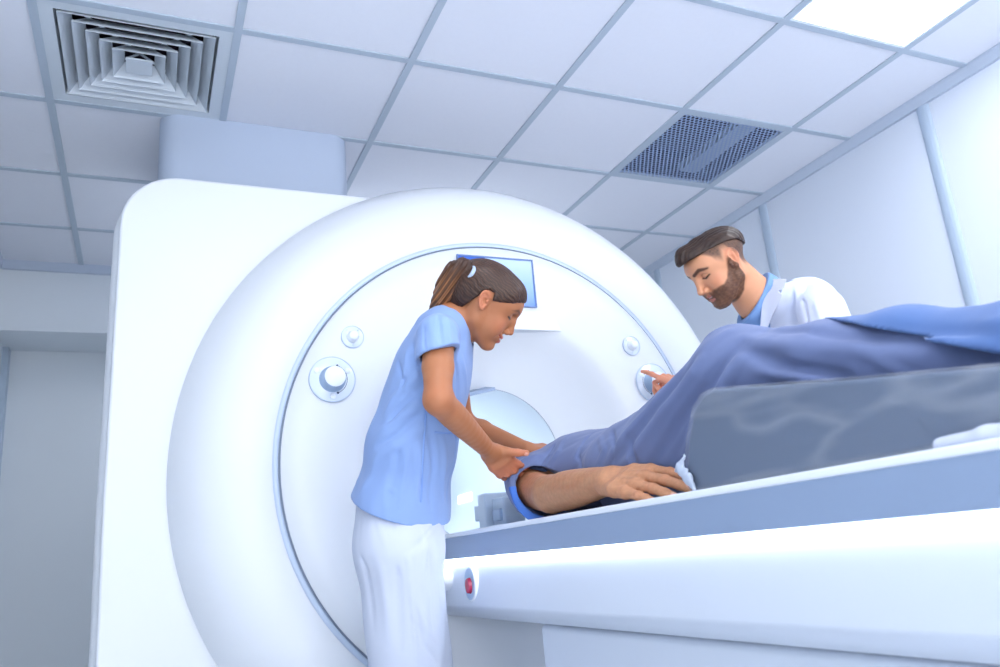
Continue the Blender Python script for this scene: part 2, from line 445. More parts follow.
# ================================================================== the room
ZC = H+1.753                    # ceiling height
GX = lambda i: -.3696+.6*i
GY = lambda j: 1.7746+.6*j
XL, XR = -.745, 2.99
def room():
    # ceiling tiles, left open where the diffuser, the perforated sheet and the lamp and fill panels sit
    holes = {(0, 1), (4, 1), (4, -1), (4, -3), (1, -2), (1, -4), (1, 3), (3, 3)}
    bm = bmesh.new()
    for i in range(-1, 6):
        for j in range(-6, 5):
            if (i, j) in holes: continue
            x0, x1 = max(GX(i), XL-.05), min(GX(i+1), XR+.02); y0, y1 = GY(j), min(GY(j+1), 4.72)
            if x1-x0 > .01 and y1-y0 > .01: add_box(bm, x0, x1, y0, y1, ZC, ZC+.02)
    struct(put('ceiling', bm_mesh(bm), 'tile'))
    bm = bmesh.new(); w = .013
    for i in range(0, 6): add_box(bm, GX(i)-w, GX(i)+w, GY(-6), 4.70, ZC-.006, ZC+.001)
    for j in range(-6, 5): add_box(bm, XL, XR, GY(j)-w, GY(j)+w, ZC-.0055, ZC+.001)
    struct(put('trim_1', bm_mesh(bm), 'grid'))
    struct(box('floor', XL-.4, XR+.1, GY(-6), 5.15, -.04, 0, 'floor'))
    # right wall of large panels with cover strips
    struct(box('wall_right', XR+.02, XR+.12, GY(-6), 5.15, 0, ZC+.02, 'wall'))
    k = 2
    for y in (.02, 1.01, 2.01, 3.02, 4.03):
        k += 1
        bm = bmesh.new(); n = 8
        vs = []
        for q in range(n+1):
            a = PI*q/n
            vs.append((XR+.021-.016*math.sin(a), y-.030*math.cos(a)))
        me = extrude_poly('trim_%d' % k, vs, 'z', .0, ZC-.04, 'strip'); bm.free()
        struct(me)
    struct(extrude_poly('trim_2', [(XR+.02, ZC-.045), (XR+.02, ZC), (XR-.012, ZC), (XR-.012, ZC-.010), (XR+.004, ZC-.045)], 'y', GY(-6), 4.70, 'trim'))
    # back: bulkhead, its soffit and the recessed wall
    struct(box('wall_back', XL-.4, XR+.1, 4.70, 5.12, H+1.364, ZC+.02, 'wall_back'))
    struct(box('wall_recess', XL-.4, XR+.1, 5.12, 5.2, 0, H+1.40, 'wall_back'))
    struct(box('trim_8', XL, XR, 4.675, 4.705, ZC-.05, ZC, 'trim'))
    struct(box('wall_left', XL-.12, XL-.02, GY(-6), 5.15, 0, ZC+.02, 'wall_back'))
    struct(box('trim_9', XL-.03, XL+.005, GY(-6), 4.70, ZC-.045, ZC, 'trim'))
    struct(box('trim_10', XL-.03, XL+.012, 5.04, 5.12, 0, H+1.364, 'strip'))
    struct(box('baseboard_right', XR+.005, XR+.02, GY(-6), 5.12, 0, .08, 'strip'))
    struct(box('baseboard_back', XL, XR, 5.105, 5.12, 0, .08, 'strip'))
room()

# ceiling grid panels: one visible lamp, the rest added unseen for fill light
def lamp(i, j, label):
    t = thing('ceiling_light', (GX(i+.5), GY(j+.5), ZC), label, 'light')
    x0, x1, y0, y1 = GX(i)+.012, GX(i+1)-.012, GY(j)+.012, GY(j+1)-.012
    bm = bmesh.new(); s = .012
    add_box(bm, x0, x0+s, y0, y1, ZC-.004, ZC+.05); add_box(bm, x1-s, x1, y0, y1, ZC-.004, ZC+.05)
    add_box(bm, x0+s, x1-s, y0, y0+s, ZC-.004, ZC+.05); add_box(bm, x0+s, x1-s, y1-s, y1, ZC-.004, ZC+.05)
    put('frame', bm_mesh(bm), 'knob', t)
    box('diffuser', x0+s, x1-s, y0+s, y1-s, ZC+.004, ZC+.012, 'panel_light', t)
    box('housing', x0, x1, y0, y1, ZC+.05, ZC+.06, 'louvre', t)
    return t
lamp(4, -1, 'square glowing ceiling panel lamp at the top right beside the right wall')
lamp(4, -3, 'added unseen square fill panel in the ceiling beside the right wall nearest the open front of the room')  # this and the next two: out of view, added because more light was needed
lamp(1, -2, 'added unseen square fill panel in the ceiling over the middle of the room in front of the scanner')
lamp(1, -4, 'added unseen square fill panel in the left half of the ceiling nearest the open front of the room')

for i, lb in ((1, 'dim added square fill panel in the ceiling over the scanner housing, behind the duct casing'), (3, 'dim added square fill panel in the ceiling hidden behind the round scanner body')):  # unseen panels added to brighten the back of the room
    l_ = lamp(i, 3, lb)
    [c for c in l_.children if c.name.startswith('diffuser')][0].data.materials[0] = MT['fill_panel']
def soffit_fill():  # unseen light added to brighten the recess wall
    t = thing('ceiling_light', (.95, 4.9, H+1.364), 'long added fill light on the soffit of the rear recess, hidden behind the scanner', 'light')
    box('housing', .3, 1.6, 4.80, 5.02, H+1.345, H+1.3635, 'knob', t)
    box('diffuser', .31, 1.59, 4.81, 5.01, H+1.338, H+1.3448, 'panel_light', t)
soffit_fill()
# square four-way air diffuser
def diffuser():
    cx, cy = GX(.5), GY(1.5)
    t = thing('air_diffuser', (cx, cy, ZC), 'square air diffuser with nested louvres in the ceiling above the scanner housing', 'vent')
    def sq(bm, a, za, b, zb, th=.004):
        for dx, dy in ((1, 0), (0, 1), (-1, 0), (0, -1)):
            p = []
            for s, z in ((a, za), (b, zb)):
                for q in (-1, 1):
                    p.append((cx+dx*s-dy*q*s, cy+dy*s+dx*q*s, z))
            v = [bm.verts.new(c) for c in (p[0], p[1], p[3], p[2])]
            v2 = [bm.verts.new((c[0], c[1], c[2]+th)) for c in (p[0], p[1], p[3], p[2])]
            bm.faces.new(v); bm.faces.new(v2[::-1])
            for k in range(4): bm.faces.new((v[k], v[(k+1) % 4], v2[(k+1) % 4], v2[k]))
    bm = bmesh.new(); sq(bm, .288, ZC-.003, .246, ZC-.001); sq(bm, .246, ZC-.001, .240, ZC+.03)
    put('frame', bm_mesh(bm), 'louvre', t)
    for s in (.236, .198, .160, .122, .084):
        bm = bmesh.new(); sq(bm, s, ZC-.004, s-.003, ZC+.004, .002); sq(bm, s-.001, ZC-.002, s-.036, ZC+.040, .003)
        put('louvre', bm_mesh(bm), 'louvre', t)
    box('centre_plate', cx-.042, cx+.042, cy-.042, cy+.042, ZC-.004, ZC+.002, 'louvre', t)
    bm = bmesh.new(); add_box(bm, cx-.285, cx+.285, cy-.285, cy+.285, ZC+.16, ZC+.17)
    for a, b, c, d in ((-.285, -.275, -.285, .285), (.275, .285, -.285, .285), (-.275, .275, -.285, -.275), (-.275, .275, .275, .285)):
        add_box(bm, cx+a, cx+b, cy+c, cy+d, ZC+.005, ZC+.16)
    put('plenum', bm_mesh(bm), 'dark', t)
    bm = bmesh.new()
    for s in (1, -1): 
        v = [bm.verts.new(c) for c in ((cx-.27, cy-s*.27-.006, ZC+.05), (cx+.27, cy+s*.27-.006, ZC+.05), (cx+.27, cy+s*.27+.006, ZC+.05), (cx-.27, cy-s*.27+.006, ZC+.05))]
        v2 = [bm.verts.new((q.co.x, q.co.y, q.co.z+.004)) for q in v]
        bm.faces.new(v); bm.faces.new(v2[::-1])
        for k in range(4): bm.faces.new((v[k], v[(k+1) % 4], v2[(k+1) % 4], v2[k]))
    put('brace', bm_mesh(bm), 'louvre', t)
diffuser()

def perforated():
    cx, cy = GX(4.5), GY(1.5)
    t = thing('return_vent', (cx, cy, ZC), 'square blue-grey perforated metal return vent in the ceiling near the right wall', 'vent')
    bm = bmesh.new()
    s = .272
    v = [bm.verts.new((cx+a*s, cy+b*s, ZC-.002)) for a, b in ((-1, -1), (1, -1), (1, 1), (-1, 1))]
    bm.faces.new(v); bmesh.ops.subdivide_edges(bm, edges=bm.edges, cuts=1, use_grid_fill=True)
    put('perforated_sheet', bm_mesh(bm), 'perf', t)
    bm = bmesh.new()
    for a, b, c, d in ((-.288, -.272, -.288, .288), (.272, .288, -.288, .288), (-.272, .272, -.288, -.272), (-.272, .272, .272, .288)):
        add_box(bm, cx+a, cx+b, cy+c, cy+d, ZC-.005, ZC+.012)
    put('frame', bm_mesh(bm), 'grid', t)
    bm = bmesh.new(); add_box(bm, cx-.285, cx+.285, cy-.285, cy+.285, ZC+.16, ZC+.17)
    for a, b, c, d in ((-.285, -.275, -.285, .285), (.275, .285, -.285, .285), (-.275, .275, -.285, -.275), (-.275, .275, .275, .285)):
        add_box(bm, cx+a, cx+b, cy+c, cy+d, ZC+.013, ZC+.16)
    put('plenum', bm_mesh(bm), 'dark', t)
    o = box('duct_bar', cx+.10, cx+.2, cy-.27, cy+.27, ZC+.05, ZC+.09, 'grid', t)
perforated()

# rounded casing that hides the duct between the scanner and the ceiling
def rrect(x0, x1, y0, y1, r, n=8):
    pts = []
    for cx, cy, a in ((x1-r, y0+r, -90), (x1-r, y1-r, 0), (x0+r, y1-r, 90), (x0+r, y0+r, 180)):
        for k in range(n+1):
            b = math.radians(a+90*k/n); pts.append((cx+r*math.cos(b), cy+r*math.sin(b)))
    return pts
o = extrude_poly('duct_casing', rrect(.003, .735, 2.955, 3.6, .075), 'z', H+1.341, ZC-.001, 'duct')
for p in o.data.polygons:
    if len(p.vertices) == 4: p.use_smooth = True
m_ = o.modifiers.new('e', 'EDGE_SPLIT'); m_.split_angle = math.radians(35)
tag(o, 'pale blue-grey casing with rounded corners between the scanner housing and the ceiling', 'duct casing')

# ================================================================== the scanner
GCX, GCZ = 1.154, H+.318
def arc2(cx, cz, r, a0, a1, n):
    return [(cx+r*math.cos(math.radians(a0+(a1-a0)*k/n)), cz+r*math.sin(math.radians(a0+(a1-a0)*k/n))) for k in range(n+1)]
gan = thing('scanner', (GCX, 3.3, 0), 'large white ring-shaped medical scanner with a round bore filling the middle of the room', 'scanner')
def gantry():
    # boxy housing on the left with one round top corner
    def outline(x0, zt, r, x1=.80):
        return [(x1, .0), (x1, zt)] + arc2(x0+r, zt-r, r, 90, 180, 18) + [(x0-.01, H+.2), (x0-.004, .0)]
    o = extrude_poly('housing', outline(-.108, H+1.345, .185), 'y', 2.68, 3.0, 'gantry', gan, bevel=.012, seg=3)
    o = extrude_poly('rear_housing', outline(-.128, H+1.338, .2), 'y', 2.735, 4.1, 'gantry', gan, bevel=.03, seg=4)
    # round body, its bevelled cowl, the seam band and the dished face plate
    R = 1.105
    prof = [(.803, 2.512), (.83, 2.503), (.92, 2.506), (.975, 2.522), (1.02, 2.55), (1.057, 2.592), (R-.018, 2.64), (R-.004, 2.70), (R, 2.76), (R, 4.1), (.6, 4.12)]
    revolve('cowl', prof, GCX, GCZ, 'gantry', gan, n=256)
    revolve('seam_band', [(.786, 2.508), (.788, 2.514), (.802, 2.514), (.8035, 2.5115)], GCX, GCZ, 'gantry_seam', gan, n=256)
    revolve('seam_gap', [(.7805, 2.503), (.7815, 2.512), (.7865, 2.512), (.787, 2.508)], GCX, GCZ, 'seam_dark', gan, n=256)
    fp = [(.7808, 2.506), (.778, 2.5005), (.70, 2.5), (.60, 2.5), (.56, 2.501), (.53, 2.506), (.505, 2.519), (.48, 2.542), (.45, 2.574), (.42, 2.603), (.385, 2.632), (.35, 2.657), (.32, 2.677), (.30, 2.690), (.291, 2.697)]
    revolve('face_plate', fp, GCX, GCZ, 'gantry', gan, n=256)
    revolve('bore_liner', [(.2905, 2.698), (.289, 2.701), (.286, 2.705), (.285, 4.1)], GCX, GCZ, 'bore', gan, n=160)
    revolve('bore_seam', [(.2918, 2.6955), (.2905, 2.6975)], GCX, GCZ, 'seam_dark', gan, n=160)
    # glowing strips in the bore wall: short lamp, long unseen one added for fill
    def strip(a0, a1, y0, y1):
        n = 6; A = [math.radians(a0+(a1-a0)*k/n) for k in range(n+1)]
        pts = [(GCX+.2845*math.cos(a), GCZ+.2845*math.sin(a)) for a in A]+[(GCX+.280*math.cos(a), GCZ+.280*math.sin(a)) for a in A[::-1]]
        extrude_poly('bore_lamp_fill', pts, 'y', y0, y1, 'bore_lamp_fill', gan)
    strip(160, 212, 2.80, 3.95)  # added on the unseen side to brighten the bore
    strip(-10, -2, 3.62, 3.80)
    # monitor block: stays in the plane of the face where the dish curves in
    zt, zb = H+1.085, H+.787
    x0, x1 = .912, 1.398
    extrude_poly('monitor_block', [(x0, zb), (x1, zb), (x1-.03, H+.86), (x0+.03, H+.86)], 'y', 2.5004, 2.66, 'gantry', gan)
    sx0, sx1, sz0, sz1 = 1.003, 1.297, H+.876, H+1.054
    bm = bmesh.new(); s = .005
    add_box(bm, sx0-s, sx0, 2.4895, 2.497, sz0-s, sz1+s); add_box(bm, sx1, sx1+s, 2.4895, 2.497, sz0-s, sz1+s)
    add_box(bm, sx0, sx1, 2.4895, 2.497, sz0-s, sz0); add_box(bm, sx0, sx1, 2.4895, 2.497, sz1, sz1+s)
    scr = put('monitor', bm_mesh(bm), MT['bezel'], gan)
    box('screen', sx0, sx1, 2.4935, 2.4965, sz0, sz1, 'screen', scr)
    # small visor over the bore mouth
    bm = bmesh.new()
    a = [bm.verts.new(c) for c in ((GCX-.12, 2.60, H+.556), (GCX+.0, 2.60, H+.582), (GCX+.0, 2.70, H+.606), (GCX-.14, 2.70, H+.565))]
    b = [bm.verts.new((v.co.x, v.co.y+.002, v.co.z+.012)) for v in a]
    bm.faces.new(a); bm.faces.new(b[::-1])
    for k in range(4): bm.faces.new((a[k], a[(k+1) % 4], b[(k+1) % 4], b[k]))
    put('visor', bm_mesh(bm), 'tray', gan)
MT['bezel'] = mat('bezel_grey', (96, 124, 176), .4, .5)
gantry()

# round controls on the face: part 'dial' with its knob and printed marks as sub-parts
def disc(name, cx, cz, r, y0, y1, m, parent, n=64, rb=.002):
    return revolve(name, [(r, y1), (r, y0+rb), (r-rb, y0), (0.0005, y0)], cx, cz, m, parent, n=n)
def dial(cx, cz, side):
    d = disc('dial', cx, cz, .074, 2.492, 2.5, 'disc', gan)
    revolve('dial_rim', [(.0752, 2.4995), (.0752, 2.4915), (.0735, 2.4905), (.0728, 2.4925)], cx, cz, 'gantry_seam', d, n=64)
    revolve('knob', [(.043, 2.492), (.0425, 2.488), (.036, 2.486), (.0345, 2.452), (.0335, 2.450)], cx, cz, 'knob_side', d, n=64)
    revolve('knob_cap', [(.0336, 2.4505), (.031, 2.4478), (.0003, 2.447)], cx, cz, 'knob', d, n=64)
    for a in (30, 150, 270):
        a = math.radians(a); px, pz = cx+.057*math.cos(a), cz+.057*math.sin(a)
        disc('button', px, pz, .010, 2.489, 2.492, 'knob', d, n=20)
    # printed arc scale with end ticks
    a0, a1 = (-70, 70) if side < 0 else (110, 250)
    revolve('scale_mark', [(.0468, 2.4915), (.0486, 2.4915)], cx, cz, 'mark', d, n=40, a0=math.radians(a0), a1=math.radians(a1))
    for a in (a0, a1):
        a = math.radians(a); disc('scale_mark', cx+.0478*math.cos(a), cz+.0478*math.sin(a), .004, 2.4912, 2.4918, 'mark', d, n=12, rb=.0001)
def small_dial(cx, cz):
    d = disc('speaker_knob', cx, cz, .037, 2.494, 2.5, 'disc', gan)
    revolve('knob_rim', [(.038, 2.4995), (.038, 2.4935), (.0365, 2.4925), (.036, 2.4945)], cx, cz, 'gantry_seam', d, n=48)
    revolve('knob', [(.0205, 2.494), (.0205, 2.487), (.0165, 2.485), (.0155, 2.474), (.013, 2.471), (.0003, 2.4705)], cx, cz, 'knob', d, n=48)
    for a in (50, 130, 270):
        a = math.radians(a); disc('mark', cx+.029*math.cos(a), cz+.029*math.sin(a), .003, 2.4935, 2.4942, 'gantry_seam', d, n=12, rb=.0002)
dial(GCX-.616, H+.592, -1); dial(GCX+.616, H+.592, 1)
small_dial(GCX-.545, H+.737); small_dial(GCX+.541, H+.737)

# ================================================================== the patient table
TX0, TX1 = .85, 1.458
tab = thing('scanner_table', (1.154, 1.2, 0), 'long white scanner table running into the bore with a lit edge under its top', 'table')
def table():
    y0, y1 = -.35, 2.47
    # top: side rail profile (x, z)
    prof = [(TX0, H+.004), (TX0, H+.0665), (TX0+.01, H+.070), (TX1-.01, H+.070), (TX1, H+.0665), (TX1, H+.004), (TX1-.03, H+.0), (TX0+.03, H+.0)]
    extrude_poly('table_top', prof, 'y', y0, y1, 'tray', tab, bevel=.002, seg=2)
    box('top_surface', TX0-.0015, TX1+.0015, y0+.01, y1-.002, H+.0660, H+.0795, 'traytop', tab, bevel=.004, seg=3)
    box('cradle', GCX-.15, GCX+.15, y1, 3.9, H+.052, H+.08, 'traytop', tab, bevel=.006)
    # light strips tucked under both long edges
    for s, x in ((1, TX0), (-1, TX1)):
        xa, xb = sorted((x+s*.004, x+s*.016))
        box('light_strip', xa, xb, y0+.01, y1-.03, H-.009, H+.002, 'led', tab)
    # side cover under the top
    c = [(TX0+.013, H-.002), (TX0+.010, H-.020), (TX0-.004, H-.125), (TX0-.002, H-.134), (TX0+.03, H-.163), (TX0+.10, H-.175), (TX1-.10, H-.175), (TX1-.03, H-.163), (TX1+.002, H-.134), (TX1+.004, H-.125), (TX1-.010, H-.020), (TX1-.013, H-.002)]
    extrude_poly('side_cover', c, 'y', y0+.02, 2.49, 'cover', tab, bevel=.003, seg=2)
    # pedestal
    extrude_poly('pedestal', [(TX0+.06, H-.17), (TX0+.06, .0), (TX1-.06, .0), (TX1-.06, H-.17)], 'y', -.2, 1.90, 'cover', tab, bevel=.015, seg=3)
    # emergency stop: oval surround and red button, and the white socket beside it
    def oval(name, y, z, ry, rz, m, par, x0, x1, n=40, taper=.85):
        bm = bmesh.new(); R_ = []
        for x, k in ((x0, 1), (x1, taper)):
            R_.append([bm.verts.new((x, y+ry*k*math.cos(2*PI*i/n), z+rz*k*math.sin(2*PI*i/n))) for i in range(n)])
        for i in range(n): bm.faces.new((R_[0][i], R_[0][(i+1) % n], R_[1][(i+1) % n], R_[1][i]))
        bm.faces.new(R_[0]); bm.faces.new(R_[1])
        return put(name, bm_mesh(bm), m, par, bevel=.0015, seg=2)
    s = oval('stop_switch', 2.195, H-.068, .050, .056, 'knob', tab, TX0+.008, TX0-.005)
    oval('recess', 2.197, H-.068, .037, .043, 'knob_side', s, TX0-.0045, TX0-.0058, taper=1)
    oval('button', 2.190, H-.072, .017, .022, 'red', s, TX0-.005, TX0-.016, taper=.9)
    oval('socket', 2.40, H-.055, .045, .035, 'gantry', tab, TX0+.008, TX0-.022)
table()

# head coil standing on the table by the bore mouth
co = thing('head_coil', (.985, 2.36, H+.08), 'pale blue plastic coil frame on the table end inside the scanner mouth', 'medical coil')
def coil():
    z = H+.0795
    # oval cradle block with a window in the side
    bm = bmesh.new(); add_box(bm, 0.990, 1.060, 2.24, 2.33, z, z+.095); put('side_post', bm_mesh(bm), 'coil', co, bevel=.006)
    bm = bmesh.new(); add_box(bm, 0.970, 1.060, 2.34, 2.40, z, z+.115); put('front_frame', bm_mesh(bm), 'coil', co, bevel=.006)
    bm = bmesh.new(); add_box(bm, 0.980, 1.055, 2.405, 2.46, z+.035, z+.085); put('latch', bm_mesh(bm), 'coil', co, bevel=.005)
    bm = bmesh.new(); add_box(bm, 0.982, 0.995, 2.255, 2.315, z+.025, z+.06); put('handle', bm_mesh(bm), 'knob_side', co, bevel=.003)
    box('base', 0.960, 1.070, 2.20, 2.46, z, z+.012, 'coil', co, bevel=.003)
coil()

# leg bolster wrapped in clear film
bx0 = .875
bo = thing('leg_bolster', (1.1, .8, H+.08), 'grey foam leg bolster wrapped in clear plastic film lying on the table under the knees', 'bolster')
def bolster():
    def zt(y): return H + (.243 if y > 1.07 else .146+(y-.578)*(.243-.146)/(1.07-.578))
    pr = [(1.172, H+.0815), (1.176, H+.12), (1.160, H+.17), (1.128, H+.222), (1.10, H+.240), (1.07, H+.243), (.95, H+.222), (.785, H+.193), (.578, H+.160), (.40, H+.135), (.39, H+.12), (.39, H+.0815)]
    o = extrude_poly('foam', pr, 'x', bx0+.004, 1.42, 'foam', bo, bevel=.008, seg=3)
    pr2 = [(y+.004*(1 if y > 1 else -1 if y < .42 else 0), z+.004 if z > H+.1 else z-.001) for y, z in pr]
    o = extrude_poly('film', pr2, 'x', bx0, 1.424, 'film', bo, bevel=.008, seg=3)
bolster()
def crumple():                  # torn end of the wrapping, whitish folds at the bolster's lower corner
    def fn(P):
        a = on(684, 456, 0, .872); b = on(679, 468, 0, .868); c = on(688, 478, 0, .868); e = on(694, 489, 0, .868)
        d = ecap(P, a, b, .003, .006, [1, 0, 0], .5); d = smin(d, ecap(P, b, c, .008, .009, [1, 0, 0], .5), .004); d = smin(d, ecap(P, c, e, .007, .003, [1, 0, 0], .5), .004)
        d = smin(d, ecap(P, b, on(678, 464, 0, .868), .006, .003, [1, 0, 0], .5), .004)
        return d+.0035*wob(P, 150, 3)+.0025*wob(P, 340, 4)
    c = on(685, 472, 0, .87)
    body('film_end', fn, c-.1, c+.1, .003, 'tissue', bo)
MT['tissue'] = mat('film_white', (180, 190, 208), .45, .5, bump=(120, .4, .002))
crumple()
# white sheet lying on the table along its edge
def sheet():
    def fn(P):
        d = chain(P, [(.866, 1.02, H+.079), (.866, .78, H+.081), (.866, .70, H+.082)], [.003, .007, .008], .01)
        d = smin(d, chain(P, [(.868, .66, H+.083), (.868, .60, H+.084), (.868, .54, H+.086), (.868, .30, H+.086)], [.010, .011, .014, .014], .012), .008)
        d = np.maximum(d+.0015*wob(P, 60, 9), (H+.0797)-P[:, 2])
        return np.maximum(np.maximum(d, TX0+.001-P[:, 0]), P[:, 0]-.874)
    o = body('sheet', fn, (.84, .25, H+.07), (.91, 1.05, H+.14), .0035, 'white_cloth')
    tag(o, 'white sheet bunched along the table edge beside the grey bolster', 'sheet')
sheet()

# ================================================================== people
SK_F = L3((174, 114, 79)); SK_M = L3((210, 150, 115)); SK_P = L3((188, 139, 105))

def frame(F_, U_):
    F_ = F_/np.linalg.norm(F_); S_ = np.cross(U_, F_); S_ /= np.linalg.norm(S_)   # S = the head's left
    return np.stack([F_, S_, np.cross(F_, S_)], 1)                                # columns: forward, left, up

def head_sdf(p, male, zr=None):
    """p in head space: x forward, y left, z up, metres; eyes near z=0, centre of the head at 0"""
    q = p.copy(); q[:, 1] = np.abs(q[:, 1])
    d = ell(q, (-.012, 0, .022), (.094, .073, .066 if male else .076))
    d = smin(d, ell(q, (.028, 0, -.028), (.057, .055, .075)), .035)
    d = smin(d, ell(q, (.040, 0, .026), (.046, .054, .040)), .03)               # forehead
    jw = .050 if male else .044
    d = smin(d, cap(q, (.0, jw, -.058), (.062, .012, -.098), .019, .015), .03)   # jaw
    d = smin(d, cap(q, (-.012, jw+.007, -.02), (.0, jw, -.058), .018, .018), .02)
    d = smin(d, ell(q, (.069, 0, -.096), (.016, .017 if male else .014, .014)), .014)
    d = smin(d, sph(q, (.050, .034, -.040), .024), .02)                         # cheek
    d = smin(d, sph(q, (.052, .030, -.058), .019), .02)
    d = smin(d, cap(q, (.077, 0, .018), (.058, .045, .014), .011, .008), .014)   # brow
    d = smax(d, -ell(q, (.090, .031, -.002), (.019, .020, .012)), .010)           # socket
    d = smin(d, ell(q, (.0655, .031, -.003), (.0128, .0145, .0118)), .004)         # closed lid over the eye
    d = smin(d, chain(q, [(.076, 0, .010), (.089, 0, -.012), (.1015 if male else .099, 0, -.036)], [.0075, .0078, .0095 if male else .0086], .008), .010)   # nose
    d = smin(d, ell(q, (.089, .0115, -.042), (.010, .0068, .0072)), .006)
    d = smax(d, -sph(q, (.094, .0062, -.0495), .0032), .003)
    d = smin(d, ell(q, (.072, 0, -.066), (.016, .026, .015)), .012)               # mouth mound
    d = smin(d, chain(q, [(.0865, 0, -.0615), (.082, .012, -.0605), (.070, .0255, -.0555)], [.0052, .0046, .0026], .004), .004)
    d = smin(d, chain(q, [(.0850, 0, -.0735), (.081, .011, -.0725), (.071, .0235, -.0595)], [.0058, .005, .0026], .004), .004)
    m_ = chain(q, [(.0935, 0, -.0672), (.0865, .013, -.0660), (.0735, .0275, -.0570)], [.0022, .0022, .0016], .002)
    d = smax(d, -m_, .0035)
    d = d-.0022*np.exp(-((cap(q, (.082, .020, -.044), (.070, .034, -.064), 0, 0))/.006)**2)*-1.0   # smile fold
    # ear: plate with a rolled rim and a hollow, leaning back
    e = (p-np.array([-.006, 0, -.006]))/(.84 if not male else .95); e[:, 1] = (np.abs(p[:, 1])-.0745)/(.84 if not male else .95)
    ca, sa = math.cos(.30), math.sin(.30)
    ex, ez = e[:, 0]*ca+e[:, 2]*sa, -e[:, 0]*sa+e[:, 2]*ca
    tilt = e[:, 1]+ex*.42-.002
    w_ = np.clip(np.where(ez < 0, 1+ez*11, 1), .55, 1)
    rr = np.sqrt((ex/(.0175*w_))**2+(ez/.030)**2)
    pl = smax((rr-1)*.014, np.abs(tilt+.001)-.0030, .003)
    rim = np.sqrt(((rr-.86)*.0155)**2+(tilt-.0030)**2)-.0030
    rim = np.where((ex > .006) & (ez < .008), .01, rim)
    anti = cap(np.stack([ex, tilt, ez], 1), (-.004, .0015, .014), (-.0065, .0020, -.012), .0022, .0024)
    bowl = ell(np.stack([ex-.003, tilt-.002, ez+.003], 1), (0, 0, 0), (.0072, .0075, .0105))
    trag = sph(np.stack([ex-.0105, tilt-.001, ez+.002], 1), (0, 0, 0), .0042)
    ear = smin(smin(pl, rim, .002), anti, .002)
    ear = smin(smax(ear, -bowl, .002), trag, .002)*.84
    return smin(d, ear, .005)

def band(x, a, b, s): return sstep(a-s, a+s, x)*(1-sstep(b-s, b+s, x))
def head_col(p, c, male):
    """skin colours of the face itself: lips, brows, lashes, beard, cropped hair"""
    q = p.copy(); q[:, 1] = np.abs(q[:, 1])
    front = sstep(.03, .05, q[:, 0])
    lip = np.exp(-(np.maximum(chain(q, [(.0895, 0, -.0625), (.084, .012, -.0618), (.0735, .025, -.0563)], [.004, .0035, .0012], .003), 0)/.0016)**2)
    lip2 = np.exp(-(np.maximum(chain(q, [(.0885, 0, -.0745), (.083, .012, -.0732), (.0735, .0235, -.060)], [.0048, .004, .0012], .003), 0)/.0016)**2)
    c = mixc(c, L3((196, 104, 96)) if not male else L3((206, 128, 116)), .85*np.maximum(lip, lip2))
    mo = np.exp(-(cap(q, (.090, 0, -.0672), (.086, .013, -.0660), 0, 0)/.0022)**2)+np.exp(-(cap(q, (.086, .013, -.0660), (.0735, .0275, -.0570), 0, 0)/.0018)**2)
    c = mixc(c, L3((120, 60, 52)), np.clip(mo, 0, 1)*.8)
    if True:                     # a little of the teeth in the smile
        te = np.exp(-(np.maximum(cap(q, (.088, 0, -.0668), (.085, .010, -.0660), .0, 0)-.0008, 0)/.0011)**2)
        c = mixc(c, L3((238, 232, 228)), te*.8)
    c = mixc(c, L3((214, 120, 92)), .28*np.exp(-(sph(q, (.062, .045, -.036), 0)/.022)**2))
    g = q*np.array([.15, 1, 1], q.dtype)
    br = cap(g, (.0115, .012, .0150), (.0110, .036, .0215), .0022, .0024); br = np.minimum(br, cap(g, (.011, .036, .0215), (.008, .0535, .0130), .0024, .0010))
    br = np.where(q[:, 0] > .03, br, 1)
    c = mixc(c, L3((58, 40, 34)), np.exp(-(np.maximum(br-(.0018 if male else .0000), 0)/.0016)**2)*(.9 if male else .7))
    ls = np.minimum(cap(g, (.0115, .0185, -.0065), (.0115, .030, -.0105), .0004, .0008), cap(g, (.0115, .030, -.0105), (.0105, .0465, -.0060), .0008, .0008)); ls = np.where(q[:, 0] > .03, ls, 1)
    c = mixc(c, L3((38, 26, 24)), np.exp(-(np.maximum(ls-.0006, 0)/.0012)**2)*.95)
    cr = np.minimum(cap(g, (.0115, .019, .002), (.0115, .031, .0060), 0, 0), cap(g, (.0115, .031, .0060), (.010, .045, .000), 0, 0)); cr = np.where(q[:, 0] > .03, cr, 1)
    c = mixc(c, L3((150, 96, 74)), np.exp(-(cr/.0016)**2)*.5)
    earm = np.exp(-(np.maximum(np.linalg.norm((p-np.array([-.008, 0, -.006]))[:, [0, 2]]/np.array([.02, .032]), axis=1)-1, 0)/.2)**2)*sstep(.070, .078, q[:, 1])
    c = mixc(c, L3((222, 136, 108)), .35*earm)
    if male:
        g = beard_mask(p); c = mixc(c, L3((70, 46, 35)), g*.92)
        f = fade_mask(p); c = mixc(c, L3((58, 42, 36)), f*.95)
    return c
